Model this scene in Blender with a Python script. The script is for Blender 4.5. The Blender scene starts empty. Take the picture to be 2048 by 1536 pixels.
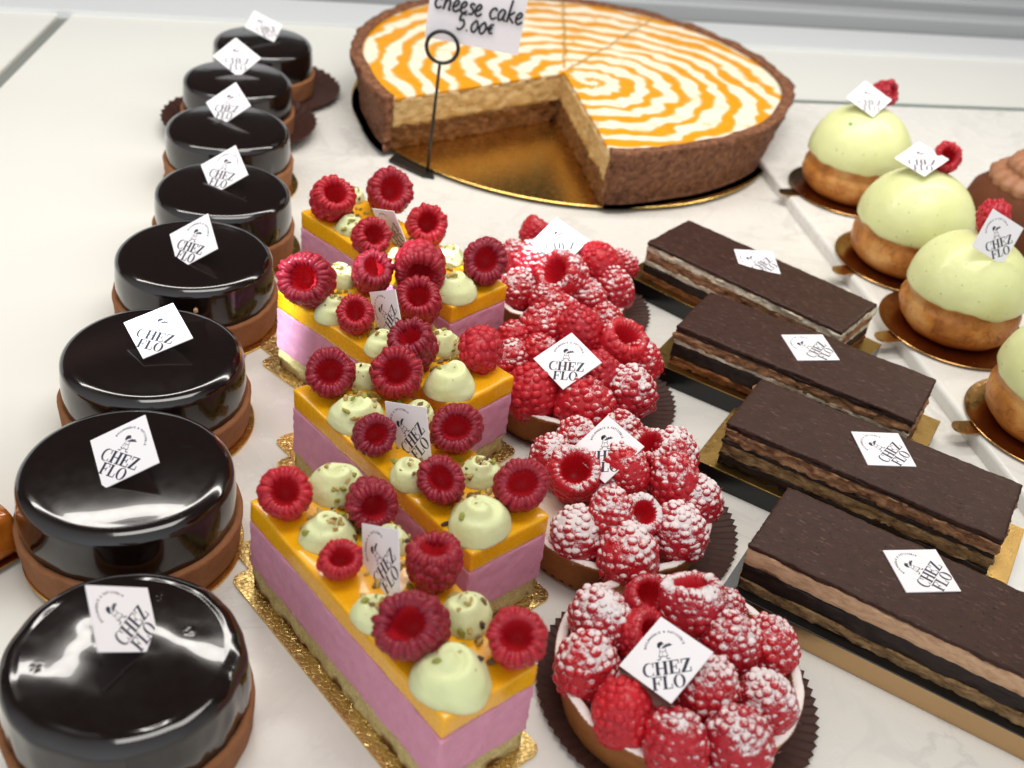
import bpy, math, random
from mathutils import Vector, Matrix, noise
D = {"cam":{"f":2225.32,"loc":[0.0,0.0,33.848],
"right":[0.989229,0.083685,0.120097],
"up":[-0.146378,0.565546,0.811622],
"fwd":[0.0,0.82046,-0.571704]},"dim":{"opera":[12.894,4.636,3.6],
"mousse":[12.436,4.042,4.6,3.408]},"opera":[[6.828,60.307,-0.608],[8.229,51.114,-0.464],[10.332,42.941,-0.458],[10.61,34.568,-0.467]],
"mousse":[[-0.573,22.824,0.781],[-0.555,30.483,0.8],[-2.398,39.457,0.915],[-3.536,47.825,0.882]],
"tart":[[-11.455,24.252,0.992],[-14.71,33.179,1.05],[-16.48,41.263,1.022],[-17.538,50.544,1.013],[-18.359,58.385,0.972],[-20.671,67.149,0.984],[-22.531,75.731,0.948],[-22.915,83.951,0.94]],
"tags":{"T1":[[-11.627,24.832,4.832],[-0.7669,0.1585,0.6218],[0.6315,0.0145,0.7752]],
"T2":[[-14.63,33.01,4.943],[0.2268,0.8337,0.5035],[-0.2423,-0.4524,0.8583]],
"T3":[[-16.275,41.572,4.941],[0.1063,0.9365,0.3342],[-0.0329,-0.3326,0.9425]],
"T4":[[-17.371,50.015,4.944],[0.2537,0.7159,0.6505],[-0.3662,-0.5514,0.7496]],
"T5":[[-18.368,58.733,4.946],[0.1942,0.7507,0.6314],[-0.2971,-0.5684,0.7672]],
"T6":[[-20.976,68.328,4.943],[0.0856,0.7882,0.6094],[-0.2779,-0.5685,0.7743]],
"T7":[[-22.884,76.894,4.945],[-0.2731,0.79,0.549],[0.1985,-0.5121,0.8356]],
"T8":[[-22.916,84.208,4.945],[-0.6367,0.6315,0.4425],[0.3782,-0.2444,0.8929]],
"R1":[[6.788,27.141,4.212],[-0.1225,0.9667,0.2249],[-0.3576,-0.2544,0.8986]],
"R2":[[4.511,38.727,4.17],[-0.0457,0.9103,0.4115],[-0.3424,-0.4012,0.8496]],
"R3":[[2.492,45.07,4.277],[0.0292,0.9206,0.3894],[-0.1984,-0.3765,0.9049]],
"R4":[[1.505,57.088,4.386],[-0.2397,0.8607,0.4491],[0.037,-0.4542,0.8901]],
"O1":[[13.36,59.637,3.597],[-0.7904,0.611,0.0442],[-0.0204,-0.0985,0.9949]],
"O2":[[15.318,50.717,3.597],[-0.8617,0.5074,-0.0034],[-0.0134,-0.016,0.9998]],
"O3":[[17.652,42.507,3.601],[-0.819,0.5733,0.0219],[0.0016,-0.0359,0.9994]],
"O4":[[17.672,34.419,3.59],[-0.8413,0.5406,-0.0092],[-0.015,-0.0063,0.9999]],
"M1":[[-3.719,28.693,5.452],[-0.5631,0.7971,0.2182],[-0.7575,-0.6034,0.2491]],
"M2":[[-3.948,36.197,5.478],[-0.7034,0.5986,0.3834],[-0.5918,-0.7919,0.1506]],
"M3":[[-6.375,44.81,5.499],[-0.6388,0.7327,0.2346],[-0.7406,-0.6682,0.0702]],
"M4":[[-7.666,53.409,5.499],[-0.7372,0.5668,0.3678],[-0.6667,-0.6986,-0.2599]],
"C1":[[22.169,78.584,8.087],[-0.1451,0.885,0.4424],[0.0149,-0.4451,0.8954]],
"C2":[[23.719,68.465,8.085],[0.0056,0.9538,0.3003],[-0.1578,-0.2957,0.9421]],
"C3":[[25.995,58.706,7.872],[-0.4084,0.2647,0.8736],[0.2526,-0.8869,0.3868]]},"mberry":[[[-7.82,31.27,5.57,1.133,0.17,-0.66,0.73],[-4.63,31.62,5.5,1.043,0.29,-0.88,0.38],[-5.14,28.47,5.3,0.816,0.18,-0.54,0.82],[-1.83,28.74,5.54,1.094,-0.1,0.14,0.99],[-2.04,25.55,5.68,1.26,-0.29,-0.61,0.74],[1.42,25.88,5.54,1.097,-0.05,-0.6,0.8]],[[-7.88,39.32,5.62,1.181,0.1,-0.78,0.61],[-5.08,39.91,5.67,1.239,0.09,-0.75,0.65],[-5.3,35.71,5.44,0.972,0.3,-0.73,0.62],[-2.04,36.78,5.57,1.129,0.04,-0.76,0.65],[-2.2,33.45,5.48,1.021,0.04,-0.7,0.72],[0.94,33.77,5.55,1.108,0.06,-0.69,0.72]],[[-10.53,46.34,5.85,1.453,-0.08,-0.79,0.61],[-7.76,48.23,5.6,1.158,0.25,-0.41,0.88],[-7.81,44.5,5.44,0.971,0.1,-0.65,0.76],[-5.07,46.15,5.65,1.222,0.03,-0.6,0.8],[-4.67,42.22,5.64,1.206,-0.24,-0.37,0.9],[-1.69,42.91,5.55,1.101,0.25,0.92,-0.31]],[[-11.36,55.4,5.7,1.284,0.31,-0.54,0.78],[-8.51,57.25,5.78,1.375,0.29,-0.74,0.61],[-8.56,52.04,5.56,1.115,0.38,-0.68,0.62],[-5.86,54.18,5.64,1.206,0.16,-0.76,0.63],[-5.48,49.43,5.84,1.443,0.15,-0.99,0.03],[-2.35,51.06,5.71,1.288,0.12,-0.81,0.57]]],
"mcream":[[[-6.26,33.01,1.127],[-5.91,30.23,1.039],[-3.65,30.43,0.743],[-3.5,26.75,0.862],[-0.39,27.3,0.96],[-0.4,24.24,1.311]],[[-6.62,40.54,0.803],[-6.34,37.63,1.195],[-3.56,38.66,0.756],[-3.61,34.23,0.92],[-0.75,35.06,0.914],[-0.45,32.12,1.255]],[[-9.43,48.87,0.863],[-9.15,45.5,0.967],[-6.31,43.29,0.863],[-6.18,47.64,0.747],[-3.52,44.13,0.887],[-2.76,40.97,1.173]],[[-10.61,58.45,0.692],[-10.04,54.41,0.822],[-6.41,53.05,0.671],[-7.07,51.32,0.814],[-4.3,52.68,0.83],[-3.28,48.93,1.148]]],
"rberry":[[[4.58,29.8,2.95,1.317,0.46,-0.23,-0.86],[6.49,31.48,2.5,1.094,0.04,-0.28,0.96],[8.06,30.69,3.4,1.366,-0.17,0.39,0.9],[4.21,27.84,2.5,1.308,0.16,-0.19,-0.97],[6.05,29.28,2.95,1.043,0.56,-0.29,0.78],[9.55,29.54,2.95,1.253,0.2,-0.27,-0.94],[11.18,30.18,2.5,1.253,0.41,-0.25,-0.88],[8.51,27.18,2.95,1.249,0.0,-0.21,-0.98],[10.78,27.42,2.5,1.253,0.51,-0.12,-0.85],[5.57,25.96,2.5,1.237,0.27,-0.36,-0.89],[7.37,25.02,2.5,1.317,0.19,-0.24,-0.95],[9.55,25.4,2.5,1.328,0.4,-0.01,-0.92],[9.56,31.63,2.5,0.978,0.3,-0.23,-0.93],[7.12,28.57,2.6,1.067,0.28,-0.24,-0.93]],[[3.28,38.08,2.95,1.383,-0.01,-0.55,0.84],[5.47,38.49,3.4,1.225,0.27,-0.27,-0.92],[7.77,38.56,2.95,1.367,0.3,-0.22,-0.93],[4.86,35.49,3.4,1.063,-0.04,-0.29,-0.96],[6.11,35.89,2.95,1.076,0.24,-0.42,0.88],[3.6,34.9,2.5,1.266,0.26,-0.22,-0.94],[5.74,34.02,2.5,1.421,0.27,-0.22,-0.94],[7.87,35.92,2.5,1.366,0.29,-0.22,-0.93],[7.84,40.66,2.95,1.221,0.29,-0.21,-0.93],[3.37,41.25,2.5,1.182,0.26,-0.21,-0.94],[2.24,39.56,2.5,1.164,0.25,-0.21,-0.94],[6.68,40.38,2.95,1.174,-0.19,-0.24,0.95],[8.86,38.27,2.5,1.126,0.3,-0.21,-0.93],[5.51,42.16,2.5,1.142,0.28,-0.2,-0.94],[4.83,38.2,2.6,1.137,0.27,-0.21,-0.94]],[[1.1,44.58,2.5,1.422,0.25,-0.13,-0.96],[3.59,43.99,2.5,1.557,0.26,-0.2,-0.94],[5.83,45.79,2.5,1.479,0.28,-0.2,-0.94],[3.13,49.29,3.4,1.384,0.15,0.03,-0.99],[5.21,49.0,2.95,1.542,0.27,-0.24,0.93],[1.16,49.76,2.95,1.272,0.25,-0.19,-0.95],[1.18,47.34,2.95,1.106,0.25,-0.2,-0.95],[-0.22,47.0,2.5,1.136,0.24,-0.2,-0.95],[-0.25,48.94,2.5,1.042,0.24,-0.19,-0.95],[4.11,46.25,2.95,1.209,0.38,0.2,-0.91],[6.52,48.8,2.5,1.166,0.28,-0.19,-0.94],[2.17,51.42,2.95,1.172,0.26,-0.19,-0.95],[4.55,52.04,2.5,1.088,0.27,-0.19,-0.94]],[[-0.47,54.24,2.5,1.188,0.25,-0.19,-0.95],[1.41,53.02,2.5,1.269,0.26,-0.19,-0.95],[3.3,54.33,2.5,1.325,0.27,-0.19,-0.94],[2.04,54.72,3.4,1.389,-0.62,-0.53,0.58],[3.98,56.9,3.4,1.359,0.41,-0.03,-0.91],[4.99,55.8,2.5,1.282,0.28,-0.19,-0.94],[0.27,57.13,2.95,1.228,0.25,-0.19,-0.95],[0.15,60.27,2.95,1.168,0.4,0.34,0.85],[-0.93,58.09,2.5,1.07,0.25,-0.19,-0.95],[5.32,58.89,2.5,1.081,0.28,-0.18,-0.94],[2.52,58.76,2.95,1.146,0.27,-0.18,-0.95]]],
"rtart":[[7.75,28.95,4.72],[5.2,37.75,4.42],[2.7,47.3,4.5],[1.65,56.3,4.4]],
"rpaper":[[8.05,29.35,5.5],[5.85,38.9,5.35],[3.3,48.3,5.4],[2.1,57.4,5.4]],
"choux":[[22.7,78.74,3.75],[24.6,68.2,3.74],[26.07,60.16,3.56]],
"cber":[[23.46,80.09,8.1,1.0,0.71,-0.51,0.49],[25.53,69.33,8.1,1.0,-0.24,-0.86,0.46],[26.32,60.82,7.9,1.1,0.12,0.92,0.37]]}
CM = 0.01                      # the builders work in centimetres; every mesh is linked at its real size in metres
sc = bpy.context.scene
col = sc.collection
# ------------------------------------------------------------------ camera
cd = bpy.data.cameras.new('camera'); cam = bpy.data.objects.new('camera', cd); col.objects.link(cam); sc.camera = cam
K = D['cam']
cd.sensor_width = 36; cd.lens = K['f']/2048*36; cd.clip_start = 0.01; cd.clip_end = 60
r_, u_, f_ = (Vector(K[k]) for k in ('right', 'up', 'fwd'))
m = Matrix((r_, u_, -f_)).transposed().to_4x4(); m.translation = Vector(K['loc'])*CM; cam.matrix_world = m
cd.dof.use_dof = True; cd.dof.focus_distance = 0.50; cd.dof.aperture_fstop = 10.5
# ------------------------------------------------------------------ world: dim room behind the case, shop window light from the customer's side
w = bpy.data.worlds.new('World'); sc.world = w; w.use_nodes = True
nt = w.node_tree; nt.nodes.clear()
wo = nt.nodes.new('ShaderNodeOutputWorld'); bg = nt.nodes.new('ShaderNodeBackground'); nt.links.new(bg.outputs[0], wo.inputs[0])
tc = nt.nodes.new('ShaderNodeTexCoord'); sx = nt.nodes.new('ShaderNodeSeparateXYZ'); nt.links.new(tc.outputs['Generated'], sx.inputs[0])
rp = nt.nodes.new('ShaderNodeValToRGB'); mr = nt.nodes.new('ShaderNodeMapRange')
mr.inputs['From Min'].default_value = -1; mr.inputs['From Max'].default_value = 1
nt.links.new(sx.outputs['Y'], mr.inputs['Value']); nt.links.new(mr.outputs[0], rp.inputs[0])
e = rp.color_ramp.elements
e[0].position = 0.0; e[0].color = (.90, .95, 1.0, 1); e[1].position = 1.0; e[1].color = (.035, .032, .03, 1)
q = e.new(.42); q.color = (.46, .46, .46, 1); q = e.new(.60); q.color = (.06, .057, .055, 1)
nt.links.new(rp.outputs[0], bg.inputs['Color']); bg.inputs['Strength'].default_value = 0.98
# ------------------------------------------------------------------ lamps of the display case
def area(name, loc, target, sx_, sy_, power, colour, spread=180, ang=None):
    l = bpy.data.lights.new(name, 'AREA'); l.shape = 'RECTANGLE'; l.size = sx_; l.size_y = sy_; l.energy = power; l.color = colour
    l.spread = math.radians(spread)
    o = bpy.data.objects.new(name, l); col.objects.link(o); o.location = loc
    d = (Vector(target)-Vector(loc)).normalized()
    g_ = YAW if ang is None else ang; x = Vector((math.cos(g_), math.sin(g_), 0)); x = (x-d*x.dot(d)).normalized(); z = -d; y = z.cross(x)
    o.matrix_world = Matrix.Translation(loc) @ Matrix((x, y, z)).transposed().to_4x4()
    return o
YAW = math.radians(17.3)
area('case_lamp', (0.02, 0.74, 0.50), (0.02, 0.70, 0), 1.5, 0.05, 3.4, (1.0, .96, .90))
area('ceiling_lamp', (0.15, 0.35, 1.6), (0.0, 0.6, 0), 1.1, 0.5, 10.5, (1.0, .97, .92))
sc.view_settings.view_transform = 'Standard'; sc.view_settings.look = 'None'
sc.view_settings.exposure = 0.27; sc.view_settings.gamma = 1; sc.view_settings.use_curve_mapping = False
sc.render.engine = 'CYCLES'
# a slit of daylight falls across the third mousse slice
sl = area('daylight_slit', (-0.51, 0.02, 0.64), (-0.085, 0.49, 0.045), 0.22, 0.018, 0.036, (.72, .88, 1.0), 2, math.radians(39))
# ------------------------------------------------------------------ object helpers
def tag(o, label=None, cat=None, group=None, kind=None):
    if label: o['label'] = label
    if cat: o['category'] = cat
    if group: o['group'] = group
    if kind: o['kind'] = kind
    return o
def empty(name, loc, rz=0):
    o = bpy.data.objects.new(name, None); col.objects.link(o); o.empty_display_size = .01
    o.location = Vector(loc)*CM; o.rotation_euler.z = rz
    return o
def mesh(name, V, F, smooth=True, mats=(), idx=None):
    me = bpy.data.meshes.new(name); me.from_pydata([(x*CM, y*CM, z*CM) for x, y, z in V], [], F)
    for mm in mats: me.materials.append(mm)
    if idx: me.polygons.foreach_set('material_index', idx)
    if smooth: me.polygons.foreach_set('use_smooth', [True]*len(me.polygons))
    me.update(); return me
def link(name, me, parent=None, loc=None):
    o = bpy.data.objects.new(name, me); col.objects.link(o)
    if parent: o.parent = parent
    if loc: o.location = Vector(loc)*CM
    return o
def copy_tree(o, parent=None):
    c = o.copy(); col.objects.link(c); c.parent = parent
    for ch in o.children: copy_tree(ch, c)
    return c
def fbm(x, y, z, o=3): return noise.fractal(Vector((x, y, z)), 1.0, 2.0, o)
# ---- mesh generators (lists of verts and faces in cm)
def revolve(prof, n=96, dr=None, a0=0, closed_ends=False):
    V = []; F = []; m_ = len(prof)
    for i in range(n):
        a = 2*math.pi*i/n+a0
        for j, (r, z) in enumerate(prof):
            rr, zz = (r, z) if dr is None else dr(r, z, a, j)
            V.append((rr*math.cos(a), rr*math.sin(a), zz))
    for i in range(n):
        i2 = (i+1) % n
        for j in range(m_-1):
            F.append((i*m_+j, i2*m_+j, i2*m_+j+1, i*m_+j+1))
    return V, F
def ico(sub):
    import bmesh
    b = bmesh.new(); bmesh.ops.create_icosphere(b, subdivisions=sub, radius=1)
    V = [tuple(v.co) for v in b.verts]; F = [tuple(v.index for v in f.verts) for f in b.faces]; b.free(); return V, F
ICO1, ICO2, ICO3 = ico(1), ico(2), ico(3)
class MB:
    def __init__(s): s.V = []; s.F = []; s.M = []
    def add(s, V, F, m_=0):
        k = len(s.V); s.V += V; s.F += [tuple(i+k for i in f) for f in F]; s.M += [m_]*len(F); return s
    def blob(s, c, ax, src=ICO2, basis=None, m_=0):
        bx = basis or ((1, 0, 0), (0, 1, 0), (0, 0, 1))
        V = []
        for v in src[0]:
            p = [c[k]+sum(bx[t][k]*v[t]*ax[t] for t in range(3)) for k in range(3)]
            V.append(tuple(p))
        return s.add(V, src[1], m_)
    def mesh(s, name, mats, smooth=True): return mesh(name, s.V, s.F, smooth, mats, s.M)
def gridbox(lx, ly, z0, z1, nx, ny, nz, bev=.08, disp=None, origin=(0, 0)):
    """closed box with subdivided faces and softened edges; disp(p, n) moves the points"""
    V = []; F = []; key = {}
    def P(i, j, k):
        q_ = (i, j, k)
        if q_ not in key: key[q_] = len(V); V.append((i, j, k))
        return key[q_]
    for i in range(nx):
        for j in range(ny):
            F.append((P(i, j, 0), P(i, j+1, 0), P(i+1, j+1, 0), P(i+1, j, 0)))
            F.append((P(i, j, nz), P(i+1, j, nz), P(i+1, j+1, nz), P(i, j+1, nz)))
    for i in range(nx):
        for k in range(nz):
            F.append((P(i, 0, k), P(i+1, 0, k), P(i+1, 0, k+1), P(i, 0, k+1)))
            F.append((P(i, ny, k), P(i, ny, k+1), P(i+1, ny, k+1), P(i+1, ny, k)))
    for j in range(ny):
        for k in range(nz):
            F.append((P(0, j, k), P(0, j, k+1), P(0, j+1, k+1), P(0, j+1, k)))
            F.append((P(nx, j, k), P(nx, j+1, k), P(nx, j+1, k+1), P(nx, j, k+1)))
    def soft(t, n, L):
        # spacing crowds the ends so that the softened edge is narrow
        if t == 0: return 0.0
        if t == n: return L
        return bev+(L-2*bev)*(t-1)/max(1, n-2) if n > 2 else L*t/n
    W = []
    for (i, j, k) in V:
        p = Vector((soft(i, nx, lx), soft(j, ny, ly), z0+soft(k, nz, z1-z0)))
        n = Vector(((i == nx)-(i == 0), (j == ny)-(j == 0), (k == nz)-(k == 0)))
        if abs(n.x)+abs(n.y)+abs(n.z) > 1: p -= n*bev*(.30 if abs(n.x)+abs(n.y)+abs(n.z) == 2 else .42)
        if disp: p = disp(p, n)
        W.append((p.x+origin[0], p.y+origin[1], p.z))
    return W, F
# ------------------------------------------------------------------ material helpers
def S(c):  # sRGB 0..255 -> linear
    return tuple(((v/255)/12.92 if v/255 <= .04045 else ((v/255+.055)/1.055)**2.4) for v in c)+(1,)
class M:
    def __init__(s, name, base=(.8, .8, .8, 1), rough=.5, metal=0, spec=.5, coat=0, coat_r=.05, sss=0, sss_r=(.5, .25, .1), ior=1.5):
        s.m = bpy.data.materials.new(name); s.m.use_nodes = True; s.t = s.m.node_tree; s.b = s.t.nodes['Principled BSDF']
        b = s.b.inputs; b['Base Color'].default_value = base; b['Roughness'].default_value = rough; b['Metallic'].default_value = metal
        b['Specular IOR Level'].default_value = spec; b['Coat Weight'].default_value = coat; b['Coat Roughness'].default_value = coat_r; b['IOR'].default_value = ior
        if sss:
            b['Subsurface Weight'].default_value = sss; b['Subsurface Radius'].default_value = sss_r; b['Subsurface Scale'].default_value = .004
        s.co = None; s.h = None
    def n(s, t, **kw):
        x = s.t.nodes.new(t)
        for k, v in kw.items(): setattr(x, k, v)
        return x
    def l(s, a, b): s.t.links.new(a, b)
    def coord(s):
        if s.co is None:
            tc_ = s.n('ShaderNodeTexCoord'); oi = s.n('ShaderNodeObjectInfo'); mm = s.n('ShaderNodeVectorMath', operation='MULTIPLY_ADD')
            mm.inputs[1].default_value = (100, 100, 100)
            sc_ = s.n('ShaderNodeMath', operation='MULTIPLY'); sc_.inputs[1].default_value = 37.0; s.l(oi.outputs['Random'], sc_.inputs[0])
            s.l(tc_.outputs['Object'], mm.inputs[0]); s.l(sc_.outputs[0], mm.inputs[2]); s.co = mm.outputs[0]; s.raw = tc_.outputs['Object']
        return s.co
    def noise(s, scale, detail=4, rough=.55, dist=0, vec=None, stretch=None):
        x = s.n('ShaderNodeTexNoise'); x.inputs['Scale'].default_value = scale; x.inputs['Detail'].default_value = detail
        x.inputs['Roughness'].default_value = rough; x.inputs['Distortion'].default_value = dist
        v = vec or s.coord()
        if stretch:
            mm = s.n('ShaderNodeVectorMath', operation='MULTIPLY'); mm.inputs[1].default_value = stretch; s.l(v, mm.inputs[0]); v = mm.outputs[0]
        s.l(v, x.inputs['Vector']); return x.outputs['Fac']
    def vor(s, scale, feature='F1', rnd=1, out='Distance'):
        x = s.n('ShaderNodeTexVoronoi', feature=feature); x.inputs['Scale'].default_value = scale; x.inputs['Randomness'].default_value = rnd
        s.l(s.coord(), x.inputs['Vector']); return x.outputs[out]
    def ramp(s, fac, *stops, interp='LINEAR'):
        x = s.n('ShaderNodeValToRGB'); x.color_ramp.interpolation = interp; e_ = x.color_ramp.elements
        e_[0].position, e_[0].color = stops[0]; e_[1].position, e_[1].color = stops[-1]
        for p_, c_ in stops[1:-1]: y = e_.new(p_); y.color = c_
        s.l(fac, x.inputs[0]); return x.outputs[0]
    def math(s, op, a, b=None, c=None, clamp=False):
        x = s.n('ShaderNodeMath', operation=op); x.use_clamp = clamp
        for i, v in enumerate((a, b, c)):
            if v is None: continue
            if isinstance(v, (int, float)): x.inputs[i].default_value = v
            else: s.l(v, x.inputs[i])
        return x.outputs[0]
    def mix(s, fac, a, b, blend='MIX'):
        x = s.n('ShaderNodeMix', data_type='RGBA', blend_type=blend)
        for i, v in ((0, fac), (6, a), (7, b)):
            if isinstance(v, (int, float)): x.inputs[i].default_value = v
            elif isinstance(v, tuple): x.inputs[i].default_value = v
            else: s.l(v, x.inputs[i])
        return x.outputs[2]
    def step(s, v, lo, hi):
        x = s.n('ShaderNodeMapRange', interpolation_type='SMOOTHSTEP'); x.inputs['From Min'].default_value = lo; x.inputs['From Max'].default_value = hi
        s.l(v, x.inputs['Value']); return x.outputs[0]
    def col(s, c): s.l(c, s.b.inputs['Base Color']); return s
    def rgh(s, c): s.l(c, s.b.inputs['Roughness']); return s
    def bump(s, h, strength=.5, dist=.02):
        x = s.n('ShaderNodeBump'); x.inputs['Strength'].default_value = strength; x.inputs['Distance'].default_value = dist*CM
        s.l(h, x.inputs['Height'])
        if s.h is not None: s.l(s.h, x.inputs['Normal'])
        s.h = x.outputs[0]; s.l(s.h, s.b.inputs['Normal']); return s
    def sep(s, v):
        x = s.n('ShaderNodeSeparateXYZ'); s.l(v, x.inputs[0]); return x.outputs
# ------------------------------------------------------------------ materials
def mat_marble(name, tint):
    a = M(name, rough=.22)
    n1 = a.noise(.16, 6, .6, 1.2); v = a.math('ABSOLUTE', a.math('SUBTRACT', n1, .5))
    vein = a.step(v, 0.0, .035); n2 = a.noise(.07, 3); m2 = a.step(n2, .4, .7)
    n3 = a.noise(.5, 6, .65, .6, stretch=(1, .35, 1))
    base = a.mix(a.math('MULTIPLY', n3, .5), S(tint), S([x-16 for x in tint]))
    k = a.math('MULTIPLY', a.math('SUBTRACT', 1, vein), a.math('MULTIPLY_ADD', m2, .20, .05))
    a.col(a.mix(k, base, S((150, 148, 145)))); a.rgh(a.math('MULTIPLY_ADD', a.noise(1.2, 5), .25, .12))
    return a.m
MARBLE = mat_marble('marble', (222, 218, 210))
DECK = M('white_laminate', S((226, 224, 216)), .16); DECK.rgh(DECK.math('MULTIPLY_ADD', DECK.noise(.3, 4), .2, .08)); DECK = DECK.m
SEAM = M('grey_seam', S((128, 130, 124)), .5).m
PANEL = M('back_panel_paint', S((214, 216, 216)), .35).m
METAL = M('grey_metal', S((176, 178, 178)), .4, .15); METAL.bump(METAL.noise(3, 4, stretch=(.02, 1, 1)), .15, .02); METAL = METAL.m
DARKM = M('dark_gap', S((112, 115, 115)), .5).m
def mat_glaze():
    a = M('dark_chocolate_glaze', (.0070, .0034, .0028, 1), .2, spec=.5, coat=.55, coat_r=.025)
    d = a.vor(2.4); pit = a.math('SUBTRACT', 1, a.step(d, .02, .06)); pick = a.step(a.noise(.55, 2), .56, .6)
    a.rgh(a.math('MULTIPLY_ADD', a.noise(2, 4), .10, .09))
    a.bump(a.noise(26, 2), .05, .004); a.bump(a.math('MULTIPLY', pit, pick), .5, .02)
    return a.m
GLAZE = mat_glaze()
def mat_crust(name, c1, c2, sc_=5.0, bump=.5):
    a = M(name, rough=.75, spec=.25)
    n = a.noise(sc_*.35, 5, .6); n2 = a.noise(sc_*4, 5, .7)
    a.col(a.mix(a.math('MULTIPLY_ADD', n2, .7, a.math('MULTIPLY', n, .5), clamp=True), S(c1), S(c2)))
    a.bump(n2, bump, .04); a.bump(a.noise(sc_*1.4, 4), bump, .07); return a.m
COCOA = mat_crust('cocoa_pastry', (100, 60, 35), (172, 116, 76), 6, .8)
GOLDEN = mat_crust('golden_pastry', (112, 66, 30), (190, 128, 72))
def mat_gold(name, base, rough=.24, emb=.55):
    a = M(name, base, rough, 1)
    d = a.vor(5.5, 'DISTANCE_TO_EDGE'); ln = a.step(d, .02, .12)
    a.bump(ln, emb, .03); a.bump(a.noise(1.6, 3), .35, .05)
    a.rgh(a.math('MULTIPLY_ADD', a.noise(2.2, 5), .25, rough-.1)); return a.m
GOLD = mat_gold('gold_card', (.78, .56, .22, 1))
GOLDP = mat_gold('smooth_gold_card', (.82, .54, .16, 1), .22, .08)
COPPER = mat_gold('copper_gold_card', (.42, .23, .085, 1), .2, .05)
SIDEG = mat_gold('tan_gold_card', (.50, .33, .17, 1), .35, .05)
TRAYG = mat_gold('tray_gold_card', (.34, .21, .065, 1), .3, .1)
EDGE = M('card_edge', S((120, 92, 50)), .6).m
BLACKC = M('black_card_and_reflection', (.006, .006, .006, 1), .3).m
def mat_paper():
    a = M('brown_paper_case', S((62, 36, 30)), .62, spec=.3)
    a.col(a.mix(a.noise(2, 4), S((48, 27, 22)), S((78, 47, 38)))); a.bump(a.noise(9, 4), .2, .02); return a.m
PAPER = mat_paper()
def mat_jelly():
    a = M('mango_jelly', S((238, 164, 8)), .2, sss=.35, sss_r=(1, .5, .05), coat=.25)
    a.col(a.mix(a.noise(.9, 4), S((242, 168, 8)), S((248, 186, 26)))); a.rgh(a.math('MULTIPLY_ADD', a.noise(6, 4), .3, .12))
    a.bump(a.noise(.8, 2), .10, .05); a.bump(a.noise(18, 3), .05, .01); return a.m
JELLY = mat_jelly()
def mat_mousse():
    a = M('raspberry_mousse', S((212, 146, 176)), .65, spec=.3, sss=.3, sss_r=(1, .45, .55))
    a.col(a.mix(a.noise(2.4, 6, .7), S((210, 134, 160)), S((230, 168, 188))))
    d = a.vor(3.2); hole = a.step(d, .05, .16)
    hp = a.step(a.noise(1.7, 2), .52, .56); hb = a.math('MULTIPLY', a.math('SUBTRACT', 1, a.step(a.vor(2.6), .06, .13)), hp)
    a.bump(a.math('SUBTRACT', 1, hb), .9, .05); a.bump(hole, .3, .02); a.bump(a.noise(6, 5, .7, stretch=(1, 1, .35)), 1.0, .05); a.bump(a.noise(30, 3), .3, .01); return a.m
MOUSSE = mat_mousse()
def mat_sponge():
    a = M('almond_sponge', rough=.85, spec=.2)
    n = a.noise(3.5, 6, .7); n2 = a.noise(9, 5, .7); z = a.sep(a.raw)[2]
    skin = a.math('MULTIPLY', a.math('SUBTRACT', 1, a.step(z, .0025, .0058)), a.step(a.noise(1.4, 4), .42, .6))
    c = a.ramp(n2, (.25, S((172, 146, 82))), (.55, S((216, 196, 138))), (.8, S((232, 216, 168))))
    a.col(a.mix(skin, c, S((112, 70, 26)))); a.bump(n, .9, .09); a.bump(n2, .8, .05); return a.m
SPONGE = mat_sponge()
def mat_cream():
    a = M('pistachio_cream', S((222, 228, 172)), .42, spec=.4, sss=.35, sss_r=(1, .9, .5))
    d = a.vor(4.2); sp = a.math('SUBTRACT', 1, a.step(d, .06, .13)); pk = a.step(a.noise(2.6, 2), .5, .56)
    c = a.mix(a.noise(1.2, 3), S((214, 222, 158)), S((230, 232, 186)))
    a.col(a.mix(a.math('MULTIPLY', a.math('MULTIPLY', sp, pk), .7), c, S((110, 112, 58)))); a.bump(a.noise(7, 4), .5, .03); a.bump(a.noise(2.2, 3), .35, .06); return a.m
CREAM = mat_cream()
def mat_nuts():
    a = M('chopped_pistachio', rough=.6)
    g = a.n('ShaderNodeNewGeometry'); r = g.outputs['Random Per Island']
    a.col(a.ramp(r, (0, S((176, 150, 84))), (.3, S((150, 148, 62))), (.55, S((188, 160, 96))), (.75, S((120, 88, 48))), (.9, S((60, 38, 36))), interp='CONSTANT'))
    a.bump(a.noise(14, 3), .4, .02); return a.m
NUTS = mat_nuts()
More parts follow.
